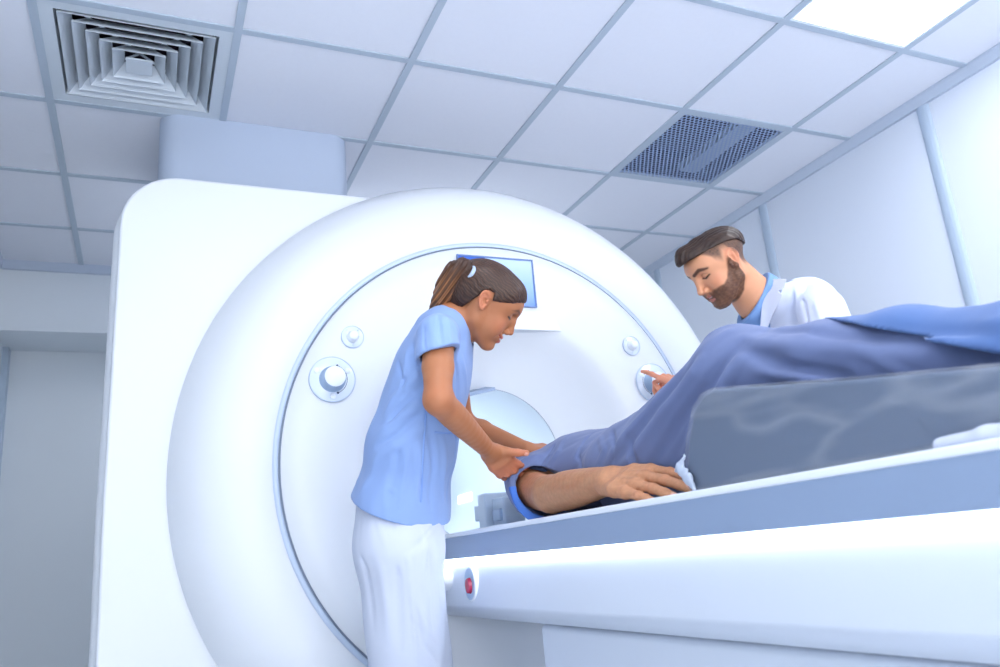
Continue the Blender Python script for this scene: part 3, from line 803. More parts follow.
def beard_mask(p):
    q = p.copy(); q[:, 1] = np.abs(q[:, 1])
    # upper edge of the beard: from the sideburn down the cheek to the corner of the mouth
    top = np.interp(q[:, 0], [-.02, -.002, .010, .022, .04, .058, .072, .10], [-.03, .012, .000, -.026, -.044, -.0515, -.0500, -.0505])
    back = np.interp(q[:, 2], [-.13, -.105, -.07, -.03, .0, .02], [.035, .006, -.008, -.004, .002, .004])
    m_ = sstep(-.003, .004, top-q[:, 2])*sstep(-.003, .004, q[:, 0]-back)*sstep(-.128, -.116, q[:, 2])
    lips = np.minimum(chain(q, [(.0895, 0, -.0625), (.084, .012, -.0618), (.0735, .025, -.0563)], [.004, .0035, .0012], .003),
                      chain(q, [(.0885, 0, -.0745), (.083, .012, -.0732), (.0735, .0235, -.060)], [.0048, .004, .0012], .003))
    m_ = m_*sstep(.0003, .003, lips)
    nose = sph(q, (.095, 0, -.040), .0175); m_ = m_*sstep(.0, .004, nose)
    n = .5+.5*wob(p, 420, 5)
    return np.clip(m_*(.78+.3*n), 0, 1)
def fade_mask(p):
    # cropped sides below the longer top
    x, z = p[:, 0], p[:, 2]
    lo = np.interp(x, [-.12, -.075, -.045, -.024, -.012, .004, .02, .038, .050], [-.055, -.055, -.048, -.012, .024, .028, .004, .020, .036])
    fr = 1-sstep(.036, .046, x-np.maximum(z-.03, 0)*.6)
    n = .5+.5*wob(p, 500, 8)
    return np.clip(sstep(-.004, .034, z-lo+.01)*fr*(.8+.25*n), 0, 1)

# ---- hands
def hand_parts(W, D, N, S, sz=1.0, curl=(.25, .3, .35, .4), spread=(.10, .03, -.05, -.13), thumb=((.045, .050, -.006), (.072, .058, -.012), (.096, .058, -.016)), straight=1.0):
    """chains of joints of palm, four fingers and thumb. W wrist, D towards the fingers, N out of the back, S towards the thumb"""
    D, N, S = [np.asarray(v, float)/np.linalg.norm(v) for v in (D, N, S)]
    def T(d, s, n): return W+(D*d+S*s+N*n)*sz
    kn = [(.093, .028, -.001), (.098, .008, .001), (.092, -.012, .0), (.082, -.030, -.003)]
    seg = [(.043, .025, .021), (.048, .030, .022), (.044, .027, .021), (.034, .020, .019)]
    rad = [(.0098, .0088, .0080, .0068), (.0100, .0090, .0082, .0070), (.0096, .0086, .0078, .0066), (.0086, .0077, .0070, .0060)]
    palm = []; fing = []
    for i, k in enumerate(kn):
        palm.append(([T(.005, k[1]*.55, -.002), T(k[0]*.55, k[1]*.85, .0005), T(*k)], [.015*sz, .0138*sz, .0108*sz]))
        a = 0; sp = spread[i]; P0 = T(*k); pts = [P0]; c = curl[i] if not isinstance(curl[i], tuple) else None
        cc = curl[i] if c is None else (c*.8, c, c*.7)
        for L_, cu in zip(seg[i], cc):
            a += cu
            dirv = D*math.cos(a)*math.cos(sp)+S*math.sin(sp)*math.cos(a)-N*math.sin(a)
            P0 = P0+dirv*L_*sz; pts.append(P0)
        fing.append((pts, [r*sz for r in rad[i]]))
    th = [T(.018, .018, -.008)]+[T(*t) for t in thumb]
    fing.append((th, [.016*sz, .0125*sz, .0105*sz, .0085*sz]))
    return palm, fing
def hand_sdf(P, hp, kk=.008):
    pts = np.array([p for ch in hp[0]+hp[1] for p in ch[0]]); c = (pts.max(0)+pts.min(0))/2
    return near(P, c, np.linalg.norm(pts-c, axis=1).max()+.06, lambda Q: hand_raw(Q, hp, kk))
def hand_raw(P, hp, kk=.008):
    palm, fing = hp
    d = None
    for pts, rs in palm:
        e = chain(P, pts, rs, .006); d = e if d is None else smin(d, e, .009)
    f = None
    for pts, rs in fing[:4]:
        e = chain(P, pts, rs, .0035)
        # knuckle swellings
        e = smin(e, sph(P, pts[1], rs[1]*1.08), .003)
        f = e if f is None else np.minimum(f, e)
    d = smin(d, f, kk)
    return smin(d, chain(P, fing[4][0], fing[4][1], .006), kk)
def nail_mask(P, hp, N, which=range(5)):
    m_ = np.zeros(len(P))
    N = np.asarray(N)/np.linalg.norm(N)
    for i in which:
        pts, rs = hp[1][i]; ax = pts[-1]-pts[-2]; ax = ax/np.linalg.norm(ax)
        n = N-ax*(N@ax); n /= np.linalg.norm(n)
        c = pts[-1]+n*rs[-1]*.95-ax*.0005
        q = P-c
        s_ = np.cross(ax, n)
        e = np.sqrt(((q@ax)/.0062)**2+((q@s_)/.0050)**2+((q@n)/.0050)**2)
        m_ = np.maximum(m_, 1-sstep(.9, 1.1, e))
    return m_

def to_local(P, O, Mx, s): return (P-O.astype(P.dtype))@(Mx/s).astype(P.dtype)
def head_at(P, O, Mx, s, male): return near(P, O, .21*s, lambda Q: head_sdf(to_local(Q, O, Mx, s), male))

# ------------------------------------------------------------------ nurse
R2, U2, F2 = _R, _U, _F
def img(a, b, c=0):            # direction from picture-right a, picture-up b, away c
    return R2*a+U2*b+F2*c
nO = U(487, 300, 2.10)
nM = frame(img(.83, -.56, .04), img(.56, .83, 0))
nu = thing('person', (.62, 2.06, 0), 'nurse with brown ponytail, light blue tunic and white trousers leaning over the patient', 'person')
e2 = np.array([.417, .909, 0.])          # across the nurse's body, away from the camera
e1 = np.array([.909, -.417, 0.])         # the way the nurse faces
n_torso = [U(400, 512, 2.12), U(412, 446, 2.11), U(424, 402, 2.11), U(434, 368, 2.11), U(444, 338, 2.11)]
n_rad = [.112, .098, .090, .084, .068]
n_nb = U(452, 322, 2.11)
RS, RE, RW = U(438, 337, 1.975), U(438, 400, 1.855), U(490, 452, 2.05)
LS, LE, LW = U(448, 338, 2.26), U(463, 423, 2.35), U(527, 449, 2.235)
hD = img(.62, -.64, .46); hN = img(-.30, .22, -.92); hS = img(-.1, .35, .9)
def orth(D, N):
    D = D/np.linalg.norm(D); N = N-D*(N@D); N /= np.linalg.norm(N); return D, N
hD, hN = orth(hD, hN); hS = np.cross(hD, hN)
if hS@U2 < 0: hS = -hS
n_hand = hand_parts(RW, hD, hN, hS, .92, curl=((.45, .35, .2), (.5, .4, .25), (.5, .45, .3), (.5, .45, .3)), spread=(.08, .03, -.04, -.10),
                    thumb=((.034, .034, .004), (.056, .054, .010), (.074, .072, .014)))
lD, lN = orth(img(.88, -.05, -.1), img(.1, .9, -.1)); lS = np.cross(lD, lN)
if lS@F2 > 0: lS = -lS
n_handL = hand_parts(LW, lD, lN, lS, .92, curl=((.30, .4, .3), (.4, .45, .3), (.5, .5, .3), (.5, .5, .3)))
hipY = [U(400, 545, 2.03), U(400, 545, 2.19)]
kneeN, kneeF = U(409, 700, 2.03), U(422, 700, 2.20)
ankN = np.array([kneeN[0]-.03, kneeN[1]+.02, .09]); ankF = np.array([kneeF[0]-.02, kneeF[1]+.02, .09])
def nurse_limbs(P):
    r = chain(P, [RS, RS*.5+RE*.5, RE], [.041, .0375, .0315], .01)
    fm = RE*.72+RW*.28
    r = smin(r, limb(P, [RE, fm, RE*.35+RW*.65, RW], [.0310, .0330, .027, .0210]), .022)
    r = smin(r, hand_sdf(P, n_hand), .014)
    l = chain(P, [LS, LE], [.042, .029], .01)
    l = smin(l, chain(P, [LE, LE*.7+LW*.3, LW], [.029, .030, .0195], .012), .02)
    l = smin(l, hand_sdf(P, n_handL), .014)
    return r, l
def nurse_fn(P):
    d = head_at(P, nO, nM, 1.0, False)
    nk = chain(P, [nO+nM@np.array([-.018, 0, -.045]), n_nb], [.047, .056], .02)
    d = smin(d, nk, .022)
    t = None
    ss = [1.45, 1.35, 1.45, 1.6, 1.75]
    for i in range(4):
        e = ecap(P, n_torso[i], n_torso[i+1], n_rad[i]-.018, n_rad[i+1]-.018, e2, (ss[i]+ss[i+1])/2)
        t = e if t is None else smin(t, e, .05)
    t = smin(t, ecap(P, n_torso[4], n_nb, .055, .045, e2, 1.4), .04)
    d = smin(d, t, .03)
    t = smin(t, ecap(P, n_torso[4], LS, .050, .046, e2, 1.0), .03); t = smin(t, ecap(P, n_torso[4], RS, .050, .044, e2, 1.0), .03)
    d = smin(d, t, .02)
    r, l = nurse_limbs(P)
    d = smin(d, smin(r, l, .01), .015)
    for a, k_, c in ((hipY[0], kneeN, ankN), (hipY[1], kneeF, ankF)):
        d = smin(d, chain(P, [a, k_, c], [.082, .052, .036], .03), .04)
        d = smin(d, cap(P, c+[0, 0, -.03], c+e1*.14+[0, 0, -.055], .03, .022), .03)
    return d
def nurse_col(P):
    c = np.tile(SK_F, (len(P), 1))
    q = to_local(P, nO, nM, 1.0)
    near = np.linalg.norm(q, axis=1) < .16
    if near.any(): c[near] = head_col(q[near], c[near], False)
    m_ = nail_mask(P, n_hand, hN); c = mixc(c, L3((244, 206, 196)), m_*.8)
    for e in (RE, LE): c = mixc(c, L3((196, 112, 78)), .35*np.exp(-(np.linalg.norm(P-e, axis=1)/.035)**2))
    for hp in (n_hand, n_handL): c = mixc(c, L3((226, 136, 108)), .4*(1-sstep(0, .02, hand_sdf(P, hp)))*sstep(.02, .08, np.linalg.norm(P-hp[0][0][0][0], axis=1)))
    return c
lo = np.array([.30, 1.45, .0]); hi = np.array([1.16, 2.48, 1.72])
body('body', nurse_fn, lo, hi, (.0026, .0026, (lambda z: .0085 if z < .92 else .0032 if z < 1.36 else .0021)), 'skin', nu, nurse_col)

def zl_f(x): return np.interp(x, [-.12, -.075, -.045, -.024, -.010, .006, .012, .032, .060, .078, .092, .12], [-.085, -.082, -.058, -.004, .022, .024, .004, .012, .028, .042, .050, .066])
def nurse_hair(P):
    q = to_local(P, nO, nM, 1.0)
    d = ell(q, (-.010, 0, .020), (.1055, .0815, .0835))
    d = smin(d, ell(q, (-.055, 0, -.020), (.050, .062, .055)), .03)
    d = smin(d, ell(q, (.044, 0, .046), (.0445, .062, .043)), .02)
    # combed-back strands run from the hairline to the tie
    tie = np.array([-.088, 0, .055]); v = q-tie; ang = np.arctan2(np.hypot(v[:, 1], 0)*np.sign(q[:, 1]), v[:, 0])
    ph = np.arctan2(q[:, 1], (q[:, 2]-.055)+(q[:, 0]+.088)*.15)
    d = d-.0006*np.sin(ph*38+3*wob(q, 40, 2))*wob(q, 25, 12)-.0004*np.sin(ph*110+wob(q, 40, 7)*3)
    cut = (zl_f(q[:, 0])-q[:, 2])*.7+.0008*wob(q, 200, 3)
    ex = np.sqrt(((q[:, 0]+.006)/.0175)**2+((q[:, 2]+.004)/.026)**2)
    cut = smax(cut, (1-ex)*.015*sstep(.055, .065, np.abs(q[:, 1]))-.0005, .003)
    return smax(d, cut, .006)
def hair_col(P, base, lite, seed, s=120, k=.8, O=None, Mx=None):
    if O is not None:            # strands combed back to the tie
        q = to_local(P, O, Mx, 1.0); ph = np.arctan2(q[:, 1], (q[:, 2]-.055)+(q[:, 0]+.088)*.15)
        st = .5+.5*np.sin(ph*55+wob(q, 45, 2)*7); st2 = .5+.5*np.sin(ph*173+wob(q, 60, 3)*8)
        c = np.tile(L3(base), (len(P), 1)); return mixc(c, L3(lite), np.clip(st*st2*k*(.6+.6*wob(q, 22, 8)), 0, 1))
    n = .5+.5*wob(P, s, seed); n2 = .5+.5*wob(P, s*3, seed+1)
    c = np.tile(L3(base), (len(P), 1)); return mixc(c, L3(lite), np.clip(n*n2*k, 0, 1))
hr = body('hair', nurse_hair, nO-.15, nO+.15, .0022, 'hair', nu, lambda P: hair_col(P, (50, 34, 29), (112, 78, 58), 5, k=.9, O=nO, Mx=nM), refine=3)
pt = [U(473, 273, 2.065), U(463, 267, 2.06), U(455, 273, 2.065), U(449, 285, 2.075), U(441, 299, 2.085), U(431, 310, 2.10)]
def pony(P):
    d = chain(P, pt, [.012, .020, .026, .029, .021, .006], .02)
    d = smin(d, chain(P, [pt[1], U(463, 281, 2.07), U(457, 296, 2.08), U(447, 305, 2.09)], [.014, .022, .021, .006], .02), .012)
    ax = pt[4]-pt[1]; ax = ax/np.linalg.norm(ax); b1 = np.cross(ax, F2); b1 /= np.linalg.norm(b1); b2 = np.cross(ax, b1)
    v = P-pt[1]; a = v@b1+.10*(v@ax)**2*3; b = v@b2
    w_ = wob(P, 18, 3)*1.3
    w_ = wob(P, 10, 3)*1.3
    d = d-.0013*np.sin(a*300+w_*3+b*60)-.0006*np.sin(a*800+w_*5-b*150)
    return d
def pony_col(P):
    ax = pt[4]-pt[1]; ax = ax/np.linalg.norm(ax); b1 = np.cross(ax, F2); b1 /= np.linalg.norm(b1)
    v = P-pt[1]; a = v@b1+.3*(v@ax)**2; w_ = wob(P, 12, 3)
    k = (.5+.5*np.sin(a*430+w_*5))*(.5+.5*np.sin(a*1100+w_*9)); u = sstep(-.02, .10, v@ax)
    return mixc(np.tile(L3((62, 40, 30)), (len(P), 1)), L3((168, 112, 68)), np.clip(k*1.5*u+.12*u, 0, .95))
body('ponytail', pony, U(452, 288, 2.1)-.12, U(452, 288, 2.1)+.12, .002, 'hair', hr, pony_col)
def torus_mesh(name, c, ax, R0, r0, m, parent, sx=1):
    ax = np.asarray(ax)/np.linalg.norm(ax); b1 = np.cross(ax, [0.13, .2, .97]); b1 /= np.linalg.norm(b1); b2 = np.cross(ax, b1)
    bm = bmesh.new(); rings = []
    for i in range(32):
        a = 2*PI*i/32; cc = c+R0*(b1*math.cos(a)+b2*math.sin(a)); rd = b1*math.cos(a)+b2*math.sin(a)
        rings.append([bm.verts.new(cc+r0*(rd*math.cos(2*PI*j/10)+ax*sx*math.sin(2*PI*j/10))) for j in range(10)])
    for i in range(32):
        for j in range(10): bm.faces.new((rings[i][j], rings[(i+1) % 32][j], rings[(i+1) % 32][(j+1) % 10], rings[i][(j+1) % 10]))
    return put(name, bm_mesh(bm), m, parent, smooth=True)
o = torus_mesh('hair_tie', U(470.5, 273.5, 2.048), img(-.80, .50, -.30), .0185, .0038, 'rubber', hr, 1.6); o['label'] = 'white elastic hair tie'

# tunic
sl_dir = (RE-RS)/np.linalg.norm(RE-RS)
hemR = U(441, 351, 1.93); nhR = img(.42, -.85, -.30); nhR /= np.linalg.norm(nhR)
sl2 = (LE-LS)/np.linalg.norm(LE-LS); hemL = LS+sl2*.085
hem_a, hem_b = U(347, 492, 2.1), U(446, 521, 2.1)
hn = np.cross(hem_b-hem_a, F2); hn /= np.linalg.norm(hn)
if hn[2] > 0: hn = -hn
TF = []
def fz(P): return TF[0](P) if TF else 0
def tunic_base(P):
    ss = [1.42, 1.35, 1.42, 1.55, 1.7]; rr = [.123, .108, .098, .091, .077]
    t = None
    for i in range(4):
        e = ecap(P, n_torso[i], n_torso[i+1], rr[i], rr[i+1], e2, (ss[i]+ss[i+1])/2); t = e if t is None else smin(t, e, .05)
    hb = n_torso[0]+(n_torso[0]-n_torso[1])*.6
    t = smin(t, ecap(P, n_torso[0], hb, .126, .128, e2, 1.42), .04)
    t = smin(t, ecap(P, n_torso[4], n_nb-np.array([0, 0, .012]), .066, .048, e2, 1.35), .035)
    return t
def sleeve_base(P): return chain(P, [RS+np.array([0, 0, .004]), RS+sl_dir*.06, hemR+nhR*.03], [.054, .050, .052], .02)
def tunic_fn(P):
    hb = n_torso[0]+(n_torso[0]-n_torso[1])*.6
    t = tunic_base(P)
    t = t-TF[0](P)-.0026*wob(P, 24, 11)-.0014*wob(P, 55, 13)
    t = np.maximum(t, (P-hem_a)@hn)                     # bottom hem
    inn = -(t+.006)
    # sleeves
    sR = sleeve_base(P)
    sR = sR-TF[1](P)
    sR = smax(sR, (P-hemR)@nhR+.006*np.sin((P@img(1, 0, 0))*40), .002)
    sL = np.maximum(cap(P, LS, LS+sl2*.14, .050, .050), (P-hemL)@sl2)
    d = smin(t, sR, .018); d = smin(d, sL, .018)
    # the arms run out of open sleeves
    hole = cap(P, RS+sl_dir*.045, RE, .0440, .042); d = smax(d, -np.maximum(hole, -((P-hemR)@nhR+.05)), .002)
    holeL = cap(P, LS+sl2*.05, LE, .048, .046); d = np.maximum(d, -np.maximum(holeL, -((P-hemL)@sl2+.04)))
    # hollow under the hem and v-neck round the neck
    hol = None
    core = ecap(P, n_torso[0], hb, .118, .120, e2, 1.42)
    d = np.maximum(d, -np.maximum(core, -((P-hem_a)@hn+.03)))
    nk = chain(P, [nO+nM@np.array([-.018, 0, -.045]), n_nb+img(.03, -.02, 0)], [.052, .050], .02)
    d = smax(d, -nk, .004)
    return d
TF.append(Folds(tunic_base, [
    ([(420, 372), (408, 385), (394, 398), (386, 412)], .008, .007), ([(424, 382), (412, 396), (400, 408), (388, 424)], .008, -.007),
    ([(424, 396), (410, 410), (396, 420), (380, 432)], .008, .006), ([(426, 410), (412, 420), (398, 434), (378, 446)], .009, -.006),
    ([(428, 424), (414, 436), (396, 448), (374, 460)], .009, .005), ([(398, 360), (404, 380), (402, 396)], .008, -.005),
    ([(432, 408), (440, 430), (444, 460), (443, 500)], .008, .008), ([(426, 412), (431, 440), (433, 470), (430, 510)], .008, -.008),
    ([(452, 420), (456, 440), (452, 470), (446, 500)], .007, -.007), ([(418, 440), (420, 470), (416, 505)], .009, .005),
    ([(400, 440), (396, 465), (388, 500)], .010, -.005), ([(380, 450), (372, 475), (362, 490)], .009, .005), ([(408, 452), (404, 480), (400, 505)], .008, .004),
    ([(458, 350), (464, 370), (466, 395)], .006, .006), ([(452, 352), (457, 380), (458, 405)], .006, -.006), ([(415, 345), (418, 362), (422, 378)], .006, -.006),
    ([(408, 350), (406, 370), (400, 386)], .008, .004), ([(356, 480), (392, 490), (430, 508)], .006, .003)]))
TF.append(Folds(sleeve_base, [([(430, 318), (432, 334), (434, 350)], .006, .004), ([(438, 315), (440, 330), (442, 345)], .006, -.005), ([(447, 318), (450, 332), (451, 345)], .006, .005), ([(424, 326), (424, 340), (427, 354)], .005, -.003)], 1.6, 2.4))
o = body('tunic', tunic_fn, np.array([.30, 1.55, .92]), np.array([1.02, 2.42, 1.52]), .0034, 'tunic', nu)
# side seam and pocket edge of the tunic: raised stitched lines
def line_on(name, fn, pts, rad, m, parent, toward):
    bm = bmesh.new(); out = []
    for i in range(len(pts)-1):
        for k in range(6): out.append(pts[i]+(pts[i+1]-pts[i])*k/6)
    out.append(pts[-1]); Q = np.array(out)
    for _ in range(14):
        d = fn(Q); Q = Q-toward*(d-.0)[:, None]*.8*-1 if False else Q+toward*np.clip(-d, -.03, .03)[:, None]*.8
    Q = Q+toward*.0012
    rings = []
    for i, c in enumerate(Q):
        t_ = Q[min(i+1, len(Q)-1)]-Q[max(i-1, 0)]; t_ /= np.linalg.norm(t_)+1e-9
        b1 = np.cross(t_, toward); b1 /= np.linalg.norm(b1)+1e-9
        rings.append([bm.verts.new(c+rad*(b1*math.cos(a)*1.6+toward*math.sin(a)*.7)) for a in [2*PI*j/6 for j in range(6)]])
    for i in range(len(rings)-1):
        for j in range(6): bm.faces.new((rings[i][j], rings[i+1][j], rings[i+1][(j+1) % 6], rings[i][(j+1) % 6]))
    return put(name, bm_mesh(bm), m, parent, smooth=True)
MT['tunic_seam'] = mat('tunic_seam', (130, 160, 216), .85, .15)
line_on('seam', tunic_fn, [U(425, 375, 1.9), U(423, 420, 1.9), U(420, 470, 1.9), U(418, 508, 1.9)], .0016, 'tunic_seam', o, -F2)
line_on('pocket_edge', tunic_fn, [U(432, 436, 1.9), U(450, 440, 1.9), U(462, 452, 1.9)], .0016, 'tunic_seam', o, -F2)

def trousers_base(P):
    w0 = n_torso[0]+np.array([0, 0, .03])
    d = ecap(P, w0, (hipY[0]+hipY[1])/2, .112, .118, e2, 1.35)
    for a, k_, c in ((hipY[0], kneeN, ankN), (hipY[1], kneeF, ankF)):
        d = smin(d, chain(P, [a, k_, c+[0, 0, -.03]], [.108, .094, .082], .03), .045)
    return d
def trousers_fn(P):
    w0 = n_torso[0]+np.array([0, 0, .03])
    d = trousers_base(P)-TF[2](P)-.003*wob(P*np.array([1, 1, .4], P.dtype), 26, 21)
    d = np.maximum(d, P[:, 2]-(w0[2]+.02)); d = np.maximum(d, .055-P[:, 2])
    core = [cap(P, c+[0, 0, -.06], c+[0, 0, .05], .074, .074) for c in (ankN, ankF)]
    return np.maximum(d, -np.minimum(*core))
TF.append(Folds(trousers_base, [([(404, 505), (408, 560), (414, 620), (418, 666)], .005, .005), ([(436, 522), (424, 540), (410, 552)], .009, -.006),
    ([(432, 535), (436, 570), (440, 620)], .009, .007), ([(424, 530), (430, 580), (434, 640)], .009, -.006), ([(362, 520), (366, 570), (374, 630)], .010, -.006),
    ([(372, 515), (382, 570), (390, 640)], .012, .006), ([(392, 520), (398, 580), (400, 650)], .010, -.005), ([(376, 505), (380, 525), (386, 545)], .008, .004),
    ([(416, 600), (428, 630), (444, 650)], .008, .006), ([(414, 620), (424, 645), (438, 664)], .008, -.006)]))
body('trousers', trousers_fn, np.array([.40, 1.80, .03]), np.array([.90, 2.45, 1.10]), .0048, 'white_cloth', nu)
def shoe(c, par, m='shoe'):
    def fn(P):
        d = chain(P, [c+e1s*-.05+[0, 0, -.04], c+e1s*.05+[0, 0, -.045], c+e1s*.16+[0, 0, -.058]], [.042, .042, .034], .03)
        d = smin(d, cap(P, c+[0, 0, -.02], c+[0, 0, .01], .045, .043), .03)
        return np.maximum(d, .012-P[:, 2])
    s = body('shoe', fn, np.array([c[0]-.24, c[1]-.24, .0]), np.array([c[0]+.24, c[1]+.24, .17]), .006, m, par)
    def fs(P):
        d = chain(P*[1, 1, 0], [(c+e1s*-.05)*[1, 1, 0], (c+e1s*.05)*[1, 1, 0], (c+e1s*.16)*[1, 1, 0]], [.045, .044, .037], .03)
        return np.maximum(np.maximum(d, P[:, 2]-.016), -P[:, 2]+.0005)
    body('sole', fs, np.array([c[0]-.24, c[1]-.24, -.01]), np.array([c[0]+.24, c[1]+.24, .04]), .006, 'sole', s)
e1s = e1
shoe(ankN, nu); shoe(ankF, nu)

# ------------------------------------------------------------------ patient
pa = thing('person', (1.12, 1.6, H+.08), 'patient in a periwinkle blue gown lying on the table, knees raised over the bolster', 'person')
ZT = H+.0797
PX = lambda x, y, X: on(x, y, 0, X)
pE = PX(552, 494, .915); pW = PX(610, 480, .905)
pSh = np.array([.965, 2.03, ZT+.105]); pU = np.array([.938, 1.88, ZT+.072])
pD = PX(655, 481, .93)-pW; pDn = pD/np.linalg.norm(pD)
hDp = np.array([.02, -1, -.10]); hNp = np.array([-.58, -.05, .82])
hDp, hNp = orth(hDp, hNp); hSp = np.cross(hDp, hNp)
if hSp[0] < 0: hSp = -hSp
p_hand = hand_parts(pW+np.array([0, 0, -.002]), hDp, hNp, hSp, 1.20, curl=((.20, .14, .06), (.20, .14, .06), (.18, .14, .06), (.14, .12, .06)), spread=(.05, .02, -.02, -.05),
                    thumb=((.045, .048, -.022), (.075, .056, -.030), (.100, .056, -.034)))
pH = np.array([1.16, 2.17, ZT+.125])
pM = frame(np.array([0, -.12, 1.]), np.array([0, 1., .12]))
kN, kF = np.array([1.03, 1.165, H+.298]), np.array([1.27, 1.20, H+.312])
hN_, hF_ = np.array([1.05, 1.56, H+.175]), np.array([1.25, 1.56, H+.175])
aN, aF = np.array([1.03, .62, H+.180]), np.array([1.26, .62, H+.180])
def arm_p(P):
    d = limb(P, [pSh, pU, pE], [.052, .047, .043])
    fm = pE*.68+pW*.32; f2 = pE*.3+pW*.7
    d = smin(d, limb(P, [pE, fm, f2, pW], [.0425, .0450, .037, .0290]), .02)
    return smin(d, hand_sdf(P, p_hand, .009), .018)
def patient_fn(P):
    d = head_at(P, pH, pM, 1.03, True)
    d = smin(d, cap(P, pH+[0, -.06, -.03], [1.155, 1.98, ZT+.10], .055, .062), .025)
    t = ecap(P, [1.15, 1.93, ZT+.105], [1.15, 1.58, ZT+.09], .095, .085, [1, 0, 0], 1.75)
    d = smin(d, t, .04)
    d = smin(d, arm_p(P), .02)
    Ls = np.array([1.335, 2.0, ZT+.10]); d = smin(d, chain(P, [Ls, [1.405, 1.72, ZT+.05], [1.40, 1.47, ZT+.04], [1.39, 1.32, ZT+.02]], [.05, .042, .03, .02], .02), .02)
    for h_, k_, a_ in ((hN_, kN, aN), (hF_, kF, aF)):
        d = smin(d, chain(P, [h_, k_, a_], [.085, .056, .036], .03), .04)
        d = smin(d, chain(P, [a_, a_+[0, -.10, .03], a_+[0, -.09, .16]], [.034, .032, .022], .02), .02)
    zb = np.interp(P[:, 1], [.385, .39, .578, .785, .95, 1.07, 1.128, 1.172, 1.19], [ZT, H+.142, H+.167, H+.200, H+.229, H+.250, H+.229, H+.13, ZT])
    zb = np.where(P[:, 0] > .868, zb, ZT+.0005)
    return np.maximum(d, zb-P[:, 2])
def patient_col(P):
    c = np.tile(SK_P, (len(P), 1))
    m_ = nail_mask(P, p_hand, hNp); c = mixc(c, L3((240, 200, 186)), m_*.85)
    hd = 1-sstep(0, .03, hand_sdf(P, p_hand))
    c = mixc(c, L3((204, 140, 106)), .35*hd)
    for i in range(4):
        for j in (0, 1): c = mixc(c, L3((190, 112, 84)), .35*np.exp(-(np.linalg.norm(P-p_hand[1][i][0][j], axis=1)/.010)**2))
    q = to_local(P, pH, pM, 1.03); near = np.linalg.norm(q, axis=1) < .15
    if near.any(): c[near] = head_col(q[near], c[near], False)
    # weathered, hairy skin of the forearm
    fa = (1-sstep(.045, .07, cap(P, pU, pW, 0, 0)))*(1-hd)
    c = mixc(c, L3((176, 116, 84)), .55*fa*np.clip(.5+.7*wob(P*np.array([1, .35, 1]), 230, 31), 0, 1))
    c = mixc(c, L3((196, 104, 74)), .40*np.exp(-(np.linalg.norm(P-pU, axis=1)/.07)**2))
    return c
pb = body('body', patient_fn, np.array([.84, .40, ZT-.01]), np.array([1.47, 2.34, H+.46]), (.0028, .0024, .0024), 'skinhairy', pa, patient_col)
def phair(P):
    q = to_local(P, pH, pM, 1.03)
    d = ell(q, (-.014, 0, .026), (.102, .081, .082))-.0015*wob(q, 200, 2)
    return smax(d, (np.interp(q[:, 0], [-.12, -.04, -.01, .03, .07, .1], [-.08, -.05, .03, .03, .055, .07])-q[:, 2])*.8, .005)
body('hair', phair, pH-.16, pH+.16, .004, 'hair', pa, lambda P: hair_col(P, (70, 60, 54), (130, 118, 108), 4))

# gown over chest, raised thighs and shins
SLa = np.array([.985, 2.02, ZT+.115]); SLh = np.array([.933, 1.862, ZT+.074]); slD = SLh-SLa; slD /= np.linalg.norm(slD); slN = np.array([-.42, -.72, .42]); slN /= np.linalg.norm(slN)
GF = []
def gown_base(P):
    t = ecap(P, [1.15, 1.96, ZT+.125], [1.15, 1.62, ZT+.098], .118, .108, [1, 0, 0], 1.62)
    t = smin(t, ecap(P, [1.15, 1.62, ZT+.098], [1.15, 1.46, ZT+.10], .108, .105, [1, 0, 0], 1.75), .05)
    th = smin(chain(P, [hN_, kN], [.098, .080], .03), chain(P, [hF_, kF], [.098, .080], .03), .08)
    sh = smin(chain(P, [kN, [1.03, .95, H+.258], aN], [.080, .070, .054], .03), chain(P, [kF, [1.26, .95, H+.258], aF], [.080, .070, .054], .03), .10)
    d = smin(smin(t, th, .06), sh, .05)
    # cloth hangs from the thigh to the table between hip and bolster
    web = None
    for X, in ((.985,), (1.33,)):
        e = chain(P, [(X, 1.52, H+.17), (X, 1.36, H+.17), (X, 1.235, H+.17)], [.052, .040, .022], .03)
        web = e if web is None else np.minimum(web, e)
    a = np.stack([P[:, 0], P[:, 1], P[:, 2]], 1)
    curtain = np.maximum(np.abs(P[:, 0]-1.155)-.185, np.maximum(P[:, 1]-1.60, 1.185-P[:, 1]))
    zr = np.interp(P[:, 1], [1.18, 1.25, 1.40, 1.6], [H+.30, H+.28, H+.24, H+.18])
    curtain = smax(curtain, P[:, 2]-zr, .02)
    d = smin(d, curtain, .05)
    return d
def sleeve_raw(P): return chain(P, [SLa, SLa*.4+SLh*.6, SLh+slD*.08], [.078, .077, .074], .02)
def sleeve_p(P):
    s = sleeve_raw(P)
    s = smax(s, (P-SLh)@slN, .003)
    return s
def gown_fn(P):
    d = gown_base(P); s = sleeve_p(P)
    d = smin(d, s, .03)
    d = d-GF[0](P)-.003*wob(P, 24, 41)-.0014*wob(P, 60, 42)
    hole = cap(P, pSh*.5+pU*.5, pE, .063, .059)
    d = smax(d, -np.maximum(hole, -((P-SLh)@slN+.05)), .002)
    # end edge over the shins, cloth lies on bolster and table
    zb = np.interp(P[:, 1], [.39, .578, .785, .95, 1.07, 1.128, 1.172, 1.19], [H+.142, H+.166, H+.199, H+.228, H+.249, H+.228, H+.13, H+.0])
    inside = (P[:, 0] > .868)
    zb = np.where(P[:, 0] > .862, zb, ZT)
    d = np.maximum(d, np.maximum(zb-P[:, 2], ZT+.001-P[:, 2]))
    d = np.maximum(d, .46-P[:, 1])
    return d
